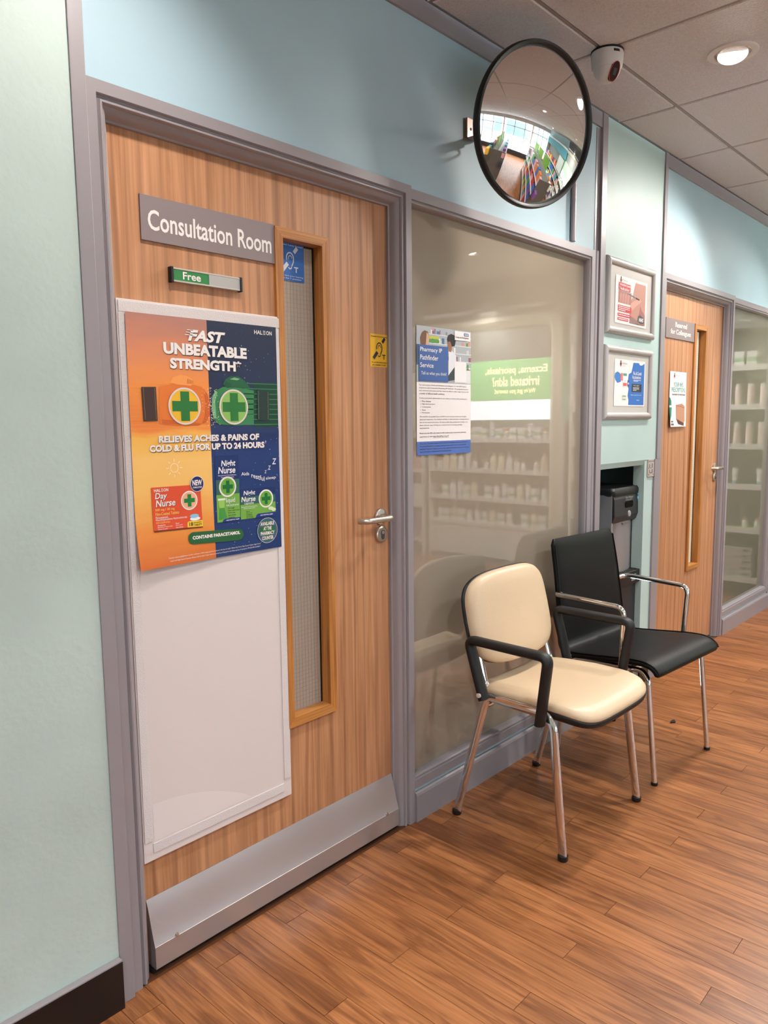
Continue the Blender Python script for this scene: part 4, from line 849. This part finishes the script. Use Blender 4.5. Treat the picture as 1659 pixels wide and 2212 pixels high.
def black_chair():
    o = empty('armchair', (2.918, -0.33, 0), math.radians(-4.5))
    pr = [(-0.212, 0.428), (-0.204, 0.446), (-0.182, 0.461), (-0.145, 0.467), (-0.08, 0.463), (0.0, 0.453), (0.08, 0.443), (0.145, 0.436), (0.185, 0.440), (0.208, 0.462), (0.216, 0.50), (0.222, 0.56), (0.232, 0.64), (0.246, 0.74), (0.262, 0.83), (0.273, 0.888)]
    pr = [Vector((0, y, z)) for y, z in pr]
    Q = []
    for i in range(len(pr)-1):
        p0, p1, p2, p3 = pr[max(i-1, 0)], pr[i], pr[i+1], pr[min(i+2, len(pr)-1)]
        for j in range(4):
            t = j/4; Q.append(0.5*((2*p1)+(-p0+p2)*t+(2*p0-5*p1+4*p2-p3)*t*t+(-p0+3*p1-3*p2+p3)*t**3))
    Q.append(pr[-1])
    def ring(i, thick, off, wk=1.0):
        p = Q[i]; t = (Q[min(i+1, len(Q)-1)]-Q[max(i-1, 0)]).normalized(); nrm = Vector((0, -t.z, t.y))   # towards the sitter
        s = i/(len(Q)-1); w = (0.255 if s < 0.5 else 0.255-0.030*(s-0.5)/0.5)*wk
        e = min(1.0, min(i, len(Q)-1-i)/2.0); th = thick*(0.55+0.45*e); out = []
        for k in range(24):
            a = 2*PI*k/24; ca, sa = math.cos(a), math.sin(a)
            x = math.copysign(abs(ca)**0.22, ca)*(w-(0.012*(1-e))); d = math.copysign(abs(sa)**0.55, sa)*th/2
            out.append(p+Vector((x-0.008, 0, 0))+nrm*(d+off))
        return out
    b = MB(); b.loops([ring(i, 0.030, 0.0) for i in range(len(Q))]); b.build('seat_shell', M_LEATHER, o, True, 60)
    # piping along the shell edges
    for s in (-1, 1): MB().sweep([Q[i]+Vector((-0.008+s*(0.250 if i/(len(Q)-1) < 0.5 else 0.250-0.030*(i/(len(Q)-1)-0.5)/0.5), 0, 0))+Vector((0, -(Q[min(i+1, len(Q)-1)]-Q[max(i-1, 0)]).normalized().z, (Q[min(i+1, len(Q)-1)]-Q[max(i-1, 0)]).normalized().y))*0.012 for i in range(2, len(Q)-2, 2)], 0.0026, n=6).build('piping', M_LEATHER, o)
    for s in (-1, 1):
        leg = MB().sweep(bend([(s*0.2235, -0.198, 0.006), (s*0.222, -0.160, 0.40), (s*0.205, -0.13, 0.424), (s*0.205, 0.16, 0.412), (s*0.222, 0.19, 0.39), (s*0.225, 0.235, 0.006)], 0.03), 0.0105, n=14).build('leg_frame', M_CHROME, o)
        for yy in (-0.198, 0.235): MB().lathe([(0, 0), (0.0115, 0), (0.0125, 0.003), (0.0125, 0.012), (0, 0.012)], (s*0.2235, yy, 0), 14).build('foot_cap', M_BLACKR, leg)
        MB().sweep(bend([(s*0.222, 0.232, 0.668), (s*0.262, 0.226, 0.672), (s*0.270, 0.19, 0.674), (s*0.262, -0.075, 0.668), (s*0.252, -0.062, 0.415), (s*0.225, -0.06, 0.410)], 0.04, 8), 0.0105, n=14).build('armrest', M_CHROME, o)
    MB().sweep([(-0.22, -0.06, 0.412), (0.22, -0.06, 0.412)], 0.009, n=10).build('cross_rail', M_CHROME, o)
    return tag(o, 'black leather armchair with chrome arms in front of the pillar', 'chair')
black_chair()
# ------------------------------------------------------------------ water dispenser in the recess
wdp = empty('water_dispenser', (3.568, 0.19, 0)); tag(wdp, 'black and silver water dispenser standing in the recess', 'water dispenser')
M_SIL = mat('silver_plastic', (158, 152, 152), 0.32, 0.45); M_GRAPH = mat('graphite_plastic', (40, 41, 45), 0.4)
def rr(x0, x1, y0, y1, r, n=5):
    pts = []
    for cx, cy, a in ((x1-r, y1-0.01, 0), (x0+r, y1-0.01, PI/2), (x0+r, y0+r, PI), (x1-r, y0+r, 1.5*PI)):
        q = r if cy == y0+r else 0.01
        pts += [(cx+q*math.cos(a+i*PI/2/n), cy+q*math.sin(a+i*PI/2/n)) for i in range(n+1)]
    return pts
ol = rr(-0.156, 0.156, -0.157, 0.157, 0.02)
b = MB(); b.loops([[(x, y, 0.0) for x, y in ol], [(x, y, 0.60) for x, y in ol]]); b.build('lower_cabinet', M_GRAPH, wdp, True, 40)
b = MB(); b.box((-0.157, -0.148, 0.60), (-0.138, 0.157, 1.005)); b.build('side_panel', M_SIL, wdp); bx('side_panel', (0.141, -0.09, 0.86), (0.157, 0.157, 1.005), M_SIL, wdp)
b = MB(); b.prism([(-0.128, -0.10), (-0.11, -0.122), (-0.07, -0.138), (0.0, -0.145), (0.07, -0.138), (0.12, -0.125), (0.145, -0.105), (0.145, 0.157), (-0.128, 0.157)], lambda q, t: (q[0], q[1], 0.60+0.42*t)); b.build('dispense_column', M_SIL, wdp, True, 40)
fp = [(-0.09, 0.858), (-0.135, 0.862), (-0.150, 0.872), (-0.160, 0.90), (-0.158, 0.985), (-0.150, 1.005), (-0.09, 1.005)]
b = MB(); b.prism(fp, lambda q, t: (-0.150+0.306*t, q[0], q[1])); hd = b.build('control_head', M_GRAPH, wdp)
b = MB(); b.loops([[(x*1.01, y*1.01, 1.0) for x, y in ol], [(x*1.02, y*1.02, 1.012) for x, y in ol], [(x*1.02, y*1.02, 1.026) for x, y in ol], [(x*0.97, y*0.97, 1.038) for x, y in ol], [(x*0.3, y*0.3, 1.042) for x, y in ol]]); b.build('lid', M_BLACKP, wdp, True, 40)
P = Print(hd, (-0.156, -0.1595, 0.86), XR, ZU)
P.rrect(118, 76, 214, 108, 14, 1).done('display', mat('display_black', (6, 6, 8), 0.1)); P.text('Eco Water', 128, 122, 210, 132, 1, 0.01).text('Drinks chilled', 128, 112, 200, 120, 1, 0.01).done('lettering', ink((150, 150, 152))); P.ell(272, 118, 17, 17, 1).done('round_sticker', ink((40, 150, 190))); P.lines(262, 122, 282, 114, 3, 2.5, 2).done('lettering', WHITE)
MB().lathe([(0, -0.006), (0.014, -0.005), (0.016, 0)], (0.012, -0.159, 0.905), 20, (0, 1, 0)).build('push_button', mat('button_grey', (150, 150, 150), 0.35), wdp)
b = MB(); b.loops([[(-0.035, -0.15, 0.862), (0.035, -0.15, 0.862), (0.035, -0.09, 0.862), (-0.035, -0.09, 0.862)], [(-0.022, -0.145, 0.850), (0.022, -0.145, 0.850), (0.022, -0.1, 0.850), (-0.022, -0.1, 0.850)]]); b.build('nozzle', M_SIL, wdp)
dt = bx('drip_tray', (-0.138, -0.178, 0.545), (0.156, -0.05, 0.612), M_BLACKP, wdp, 0.004)
for i in range(13): bx('grille_bar', (-0.12+0.02*i, -0.163, 0.612), (-0.112+0.02*i, -0.07, 0.615), M_DARKGREY, dt)
Print(dt, (-0.138, -0.1785, 0.545), XR, ZU).poly([(170, 30), (190, 52), (215, 50), (196, 42)], 1).done('maker_mark', ink((90, 170, 180)))
Print(dt, (-0.138, -0.1785, 0.545), XR, ZU).text('cool', 160, 18, 200, 32, 1, 0.02).done('maker_mark', ink((180, 190, 192)))
# ------------------------------------------------------------------ crumb on the floor
b = MB(); b.loops([[(0.018*math.cos(a)*(1+0.3*math.sin(3*a)), 0.010*math.sin(a), z) for a in [2*PI*i/14 for i in range(14)]] for z in (0.0, 0.005)]); cr = b.build('rubber_scrap', M_BLACKR); cr.location = (3.317, -0.327, 0.0); tag(cr, 'small black scrap lying on the floor behind the black chair leg', 'debris')
# ================================================================== SHELVING ON THE END WALL (seen as reflections)
XS = 6.03
def rack(name, ya, yb, shelves, top, lab, green=True, plinth=None):
    """ya nearer the partition (greater y), yb further; front plane x = XS, faces -X"""
    o = empty(name, (XS, ya, 0)); L = ya-yb
    bx('back_panel', (0.36, -L, 0), (0.41, 0, top), mat('rack_back', (150, 152, 140), 0.6), o)
    bx('upright', (0.0, -0.025, 0), (0.36, 0, top), M_SHELFW, o); bx('upright', (0.0, -L, 0), (0.36, -L+0.025, top), M_SHELFW, o)
    for z in shelves:
        s = bx('shelf', (0.0, -L+0.025, z-0.03), (0.36, -0.025, z), M_SHELFG if green else M_SHELFW, o)
        bx('price_strip', (-0.006, -L+0.025, z-0.038), (0.0, -0.025, z+0.003), M_SHELFW, s)
    return tag(o, lab, 'shelving')
bayB = rack('shelf_bay', -0.03, -1.66, (0.16, 0.54, 0.87, 1.175, 1.47, 1.76), 2.05, 'white shelf bay in the corner reflected in the far glazed screen')
bx('canopy', (-0.02, -1.63, 2.03), (0.36, 0, 2.28), mat('canopy_grey', (150, 152, 146), 0.5), bayB)
Print(bayB, (-0.021, -0.1, 2.05), (0, -1, 0), ZU).text('Colio', 30, 25, 330, 110, 1).done('lettering', WHITE)
bayA = rack('shelf_bay', -1.72, -3.25, (0.385, 0.63, 0.905, 1.20), 1.36, 'shelf bay with glowing green header reflected in the near glazed screen', False)
bx('plinth_panel', (0.0, -0.80, 0.05), (0.02, -0.03, 0.352), M_SHELFW, bayA); bx('plinth_panel', (0.0, -1.50, 0.05), (0.02, -0.805, 0.352), M_SHELFW, bayA); bx('toe_board', (0.03, -1.5, 0), (0.05, -0.03, 0.05), M_DARKGREY, bayA)
GREEN = mat('lit_green_header', (120, 180, 120), 0.5, emit=((112, 178, 112), 1.35)); LITW = mat('lit_white_band', (235, 236, 240), 0.5, emit=((238, 240, 248), 1.9))
bx('green_header', (-0.004, -1.50, 1.555), (0.10, -0.14, 1.925), GREEN, bayA); bx('white_band', (-0.004, -1.50, 1.375), (0.10, -0.14, 1.555), LITW, bayA)
LT = mat('lit_cream_lettering', (250, 238, 190), 0.5, emit=((252, 226, 160), 3.4))
Print(bayA, (-0.0045, -0.14, 1.555), (0, -1, 0), ZU).text('Eczema, psoriasis,', 24, 226, 690, 312, 1, 0.015).text('irritated skin?', 105, 130, 610, 218, 1, 0.015).text("We've got you covered", 140, 50, 580, 110, 1, 0.0).done('header_lettering', LT)
bx('upper_board', (0.0, -1.50, 1.925), (0.10, -0.14, 2.20), mat('upper_board', (120, 124, 118), 0.6), bayA)
fr = MB(); rim = bend([(0, -0.075, 0.0), (0, -0.075, 2.27), (0, -1.6, 2.27)], 0.12, 8); fr.sweep(rim, 0.06, 0.055, (1, 0, 0), 4); fr.build('surround', mat('cream_surround', (206, 202, 184), 0.5), bayA, False)
bx('fascia', (0.0, -1.6, 2.2), (0.3, 0.0, 2.62), mat('pale_fascia', (100, 98, 92), 0.9), bayA)
def added_bay_lamp(parent, y0, y1, z):  # strip lamp added to brighten the shelves for their reflections
    o = bx('added_canopy_lamp', (-0.16, y0, z), (-0.10, y1, z+0.03), mat('added_lamp_housing', (200, 200, 198), 0.4), parent); bx('added_canopy_lamp_arm', (-0.10, (y0+y1)/2-0.02, z+0.01), (0.02, (y0+y1)/2+0.02, z+0.03), mat('added_lamp_housing', (200, 200, 198)), parent)
    ld = bpy.data.lights.new('added_canopy_beam', 'AREA'); ld.shape = 'RECTANGLE'; ld.size = 0.05; ld.size_y = abs(y1-y0); ld.energy = 22; ld.color = (1.0, 0.97, 0.92)
    lo = bpy.data.objects.new('added_canopy_beam', ld); COL.objects.link(lo); lo.parent = parent; lo.location = (-0.13, (y0+y1)/2, z-0.004); lo.rotation_euler = Vector((0.45, 0, -1)).to_track_quat('-Z', 'Y').to_euler()
added_bay_lamp(bayA, -1.45, -0.15, 2.36); added_bay_lamp(bayB, -1.5, -0.12, 2.30)
bayC = rack('shelf_bay', -3.32, -6.9, (0.16, 0.52, 0.88, 1.24), 1.9, 'long shelf bay with teal fascia towards the shopfront')
bx('fascia', (-0.01, -3.56, 1.9), (0.3, 0.0, 2.25), mat('teal_fascia', (70, 140, 146), 0.5), bayC); bx('fascia_edge', (-0.03, -3.56, 2.25), (0.3, 0.0, 2.32), M_SHELFW, bayC); bx('poster_panel', (-0.012, -0.9, 1.28), (0.0, -0.1, 1.86), mat('poster_panel', (196, 206, 190), 0.5), bayC)
# goods: each is one small object; body with a cap as its part
def bottle_proto(kind):
    if kind == 'pump':
        o = MB().lathe([(0, 0), (0.03, 0), (0.032, 0.006), (0.032, 0.085), (0.024, 0.105), (0.010, 0.112), (0.010, 0.118), (0, 0.118)], (0, 0, 0), 14).build('pump_bottle', M_PAPER)
        b = MB(); b.lathe([(0.009, 0.118), (0.009, 0.132), (0.003, 0.134), (0.003, 0.15), (0.008, 0.152), (0.008, 0.158), (0, 0.158)], (0, 0, 0), 10); b.box((-0.03, -0.006, 0.15), (0.0, 0.006, 0.157)); b.build('pump', M_PAPER, o)
    elif kind == 'shampoo':
        o = MB().lathe([(0, 0), (0.034, 0), (0.036, 0.008), (0.036, 0.10), (0.028, 0.125), (0.014, 0.135), (0, 0.135)], (0, 0, 0), 14).build('shampoo_bottle', mat('bottle_cream', (226, 214, 186), 0.35))
        MB().lathe([(0, 0.135), (0.015, 0.135), (0.015, 0.165), (0, 0.165)], (0, 0, 0), 12).build('cap', mat('cap_tan', (198, 150, 96), 0.4), o)
    elif kind == 'tube':
        b = MB(); n = 14; b.loops([[(0.026*k*math.cos(2*PI*j/n)*q, 0.026*k*math.sin(2*PI*j/n), z) for j in range(n)] for k, q, z in ((1, 1, 0.03), (1, 0.9, 0.07), (1.15, 0.4, 0.12), (1.2, 0.12, 0.15))]); b.smooth = True; o = b.build('cream_tube', mat('tube_white', (232, 228, 222), 0.35))
        MB().lathe([(0, 0), (0.024, 0), (0.024, 0.03), (0, 0.03)], (0, 0, 0), 14).build('cap', mat('cap_blue', (150, 178, 204), 0.4), o)
    elif kind == 'canister':
        o = MB().lathe([(0, 0), (0.030, 0), (0.030, 0.15), (0.027, 0.157), (0, 0.157)], (0, 0, 0), 16).build('canister', mat('canister_pink', (222, 200, 192), 0.4))
        MB().lathe([(0.0272, 0.157), (0.028, 0.175), (0.024, 0.183), (0, 0.183)], (0, 0, 0), 16).build('lid', M_PAPER, o)
    elif kind == 'jar':
        o = MB().lathe([(0, 0), (0.027, 0), (0.029, 0.005), (0.029, 0.06), (0.02, 0.07), (0, 0.07)], (0, 0, 0), 14).build('jar', mat('jar_white', (228, 226, 220), 0.35)); MB().lathe([(0, 0.07), (0.022, 0.07), (0.022, 0.095), (0, 0.095)], (0, 0, 0), 14).build('lid', mat('cap_tan', (198, 150, 96)), o)
    else:
        o = bx('carton', (-0.03, -0.035, 0), (0.03, 0.035, 0.105), mat('carton_white', (230, 228, 224), 0.5)); bx('carton_band', (-0.0305, -0.0355, 0.03), (0.0305, 0.0355, 0.06), mat('carton_band', (150, 190, 150), 0.5), o)
    return o
PROT = {}; USED = {}
def goods(kind, x, y, z, label, group, sc=1.0, rz=0.0):
    if kind not in PROT: PROT[kind] = bottle_proto(kind); o = PROT[kind]
    else: o = copy_tree(PROT[kind])
    o.location = (x, y, z); o.scale = (sc, sc, sc); o.rotation_euler = (0, 0, rz); tag(o, label, {'pump': 'bottle', 'shampoo': 'bottle', 'tube': 'tube', 'canister': 'canister', 'jar': 'jar', 'carton': 'box'}[kind], group); return o
WORD = {'pump': 'white pump bottle', 'shampoo': 'cream bottle with tan cap', 'tube': 'white cream tube', 'canister': 'pale canister', 'jar': 'small white jar with tan lid', 'carton': 'white carton'}
rows = {1.20: ['carton', 'jar', 'carton', 'tube', 'carton'], 0.905: ['shampoo', 'shampoo', 'jar', 'jar', 'jar', 'tube', 'pump'], 0.63: ['tube', 'pump', 'carton', 'tube', 'shampoo', 'carton'], 0.385: ['pump', 'carton', 'shampoo', 'carton', 'pump']}
RN = {1.20: 'top', 0.905: 'second', 0.63: 'third', 0.385: 'lowest'}
for z, ks in rows.items():
    y = -1.80; i = 0
    while y > -3.15:
        k = ks[i % len(ks)] if z != 0.905 or y < -2.25 else ['shampoo', 'shampoo', 'jar', 'jar', 'jar', 'jar'][i % 6]
        st = {'shampoo': 0.085, 'jar': 0.066, 'tube': 0.075, 'pump': 0.09, 'carton': 0.085, 'canister': 0.08}[k]
        if random.random() < 0.9: goods(k, XS+0.06, y-st/2, z, '%s on the %s shelf below the green header, reflected' % (WORD[k], RN[z]), 'goods on the %s shelf of the green bay' % RN[z], random.uniform(0.92, 1.1), random.choice((0, 0.3, -0.3)))
        y -= st+0.005; i += 1
for z, k, sc in ((1.76, 'carton', 1.0), (1.47, 'canister', 0.85), (1.175, 'canister', 0.9), (0.87, 'tube', 0.8), (0.54, 'jar', 0.8)):
    y = -0.10
    while y > -1.55:
        if random.random() < 0.8: goods(k, XS+0.07, y, z, '%s on the %s shelf of the corner bay, reflected' % (WORD[k], {1.76: 'top', 1.47: 'second', 1.175: 'third', 0.87: 'fourth', 0.54: 'fifth'}[z]), 'goods in the corner bay at height %d' % int(z*100), sc)
        y -= 0.088
for i in range(5):
    o = bx('file_box', (0, -0.3, 0), (0.25, 0, 0.045), mat('box_grey', (176, 174, 168), 0.5), None, 0.002); o.location = (XS+0.02, -0.115-0.006*(i % 2), 0.16+0.0455*i)
    Print(o, (-0.0005, -0.01, 0.008), (0, -1, 0), ZU).text('CMA', 8, 5, 60, 26, 1, 0.02).done('lettering', ink((70, 70, 72))); tag(o, 'flat grey box, number %s from the bottom of the low stack' % ('one', 'two', 'three', 'four', 'five')[i], 'box', 'stack of flat boxes in the corner bay')
# ------------------------------------------------------------------ gondolas in the shop (seen in the round mirror)
COLS = [(196, 60, 54), (60, 100, 170), (226, 180, 60), (84, 150, 80), (224, 222, 216), (206, 120, 60), (120, 80, 140), (60, 60, 66), (210, 150, 150), (80, 160, 170)]
CN = ['red', 'blue', 'yellow', 'green', 'white', 'orange', 'purple', 'black', 'pink', 'turquoise']
def gondola(x, ya, yb, w, lab):
    o = empty('gondola_shelving', (x, (ya+yb)/2, 0)); L = (ya-yb)/2
    bx('base', (-w/2, -L, 0), (w/2, L, 0.16), M_DARKGREY, o); bx('spine', (-0.02, -L, 0.16), (0.02, L, 1.40), mat('rack_back', (150, 152, 140)), o)
    for z in (0.16, 0.50, 0.82, 1.12):
        for s in (-1, 1): sh = bx('shelf', (0.02*s, -L, z-0.02), (w/2*s, L, z), M_SHELFW, o); bx('price_strip', (w/2*s, -L, z-0.03), (w/2*s+0.006*s, L, z+0.01), M_SHELFW, sh)
    bx('end_panel', (-w/2, L, 0), (w/2, L+0.03, 1.32), mat('end_panel', (96, 92, 86), 0.4), o)
    for k in range(3): bx('header_sign', (-0.012, -L+0.25+k*0.9, 1.40), (0.012, -L+0.95+k*0.9, 1.72), mat('lime_sign', (120, 166, 40), 0.5), o)
    tag(o, lab, 'shelving')
    for s in (-1, 1):
        for z in (0.16, 0.50, 0.82, 1.12):
            y = -L+0.06
            while y < L-0.05:
                wd_ = random.uniform(0.20, 0.36); h = random.uniform(0.16, 0.26); c = random.choice(COLS)
                key = 'pack%d' % COLS.index(c)
                if key not in PROT: PROT[key] = bx('packet', (-0.06, -0.5, 0), (0.06, 0.5, 1), mat('packet_%d' % COLS.index(c), c, 0.45)); p = PROT[key]
                else: p = PROT[key].copy(); COL.objects.link(p)
                p.location = (x+s*(w/2-0.09), (ya+yb)/2+y+wd_/2, z); p.scale = (1, wd_*0.92, h); tag(p, '%s packet on the %s, seen in the round mirror' % (CN[COLS.index(c)], 'middle shop gondola' if x > 3 else 'shop gondola by the rear wall'), 'packet', '%s packets on the %s gondola' % (CN[COLS.index(c)], 'middle' if x > 3 else 'rear')); y += wd_
gondola(4.05, -2.2, -5.4, 0.84, 'long double sided gondola in the middle of the shop')
for z in (0.16, 0.52, 0.88, 1.24):
    y = -3.45
    while y > -6.8:
        c = random.choice(COLS); key = 'pack%d' % COLS.index(c); p = PROT[key].copy(); COL.objects.link(p); p.location = (XS+0.1, y, z); p.scale = (1, 0.26, random.uniform(0.16, 0.28)); tag(p, '%s packet in the teal shelf bay, seen in the round mirror' % CN[COLS.index(c)], 'packet', '%s packets in the teal bay' % CN[COLS.index(c)]); y -= random.uniform(0.28, 0.36)
gondola(1.70, -3.1, -5.9, 0.84, 'long double sided gondola nearer the rear wall')

bpy.data.objects.remove(_fo); bpy.data.curves.remove(_fc)
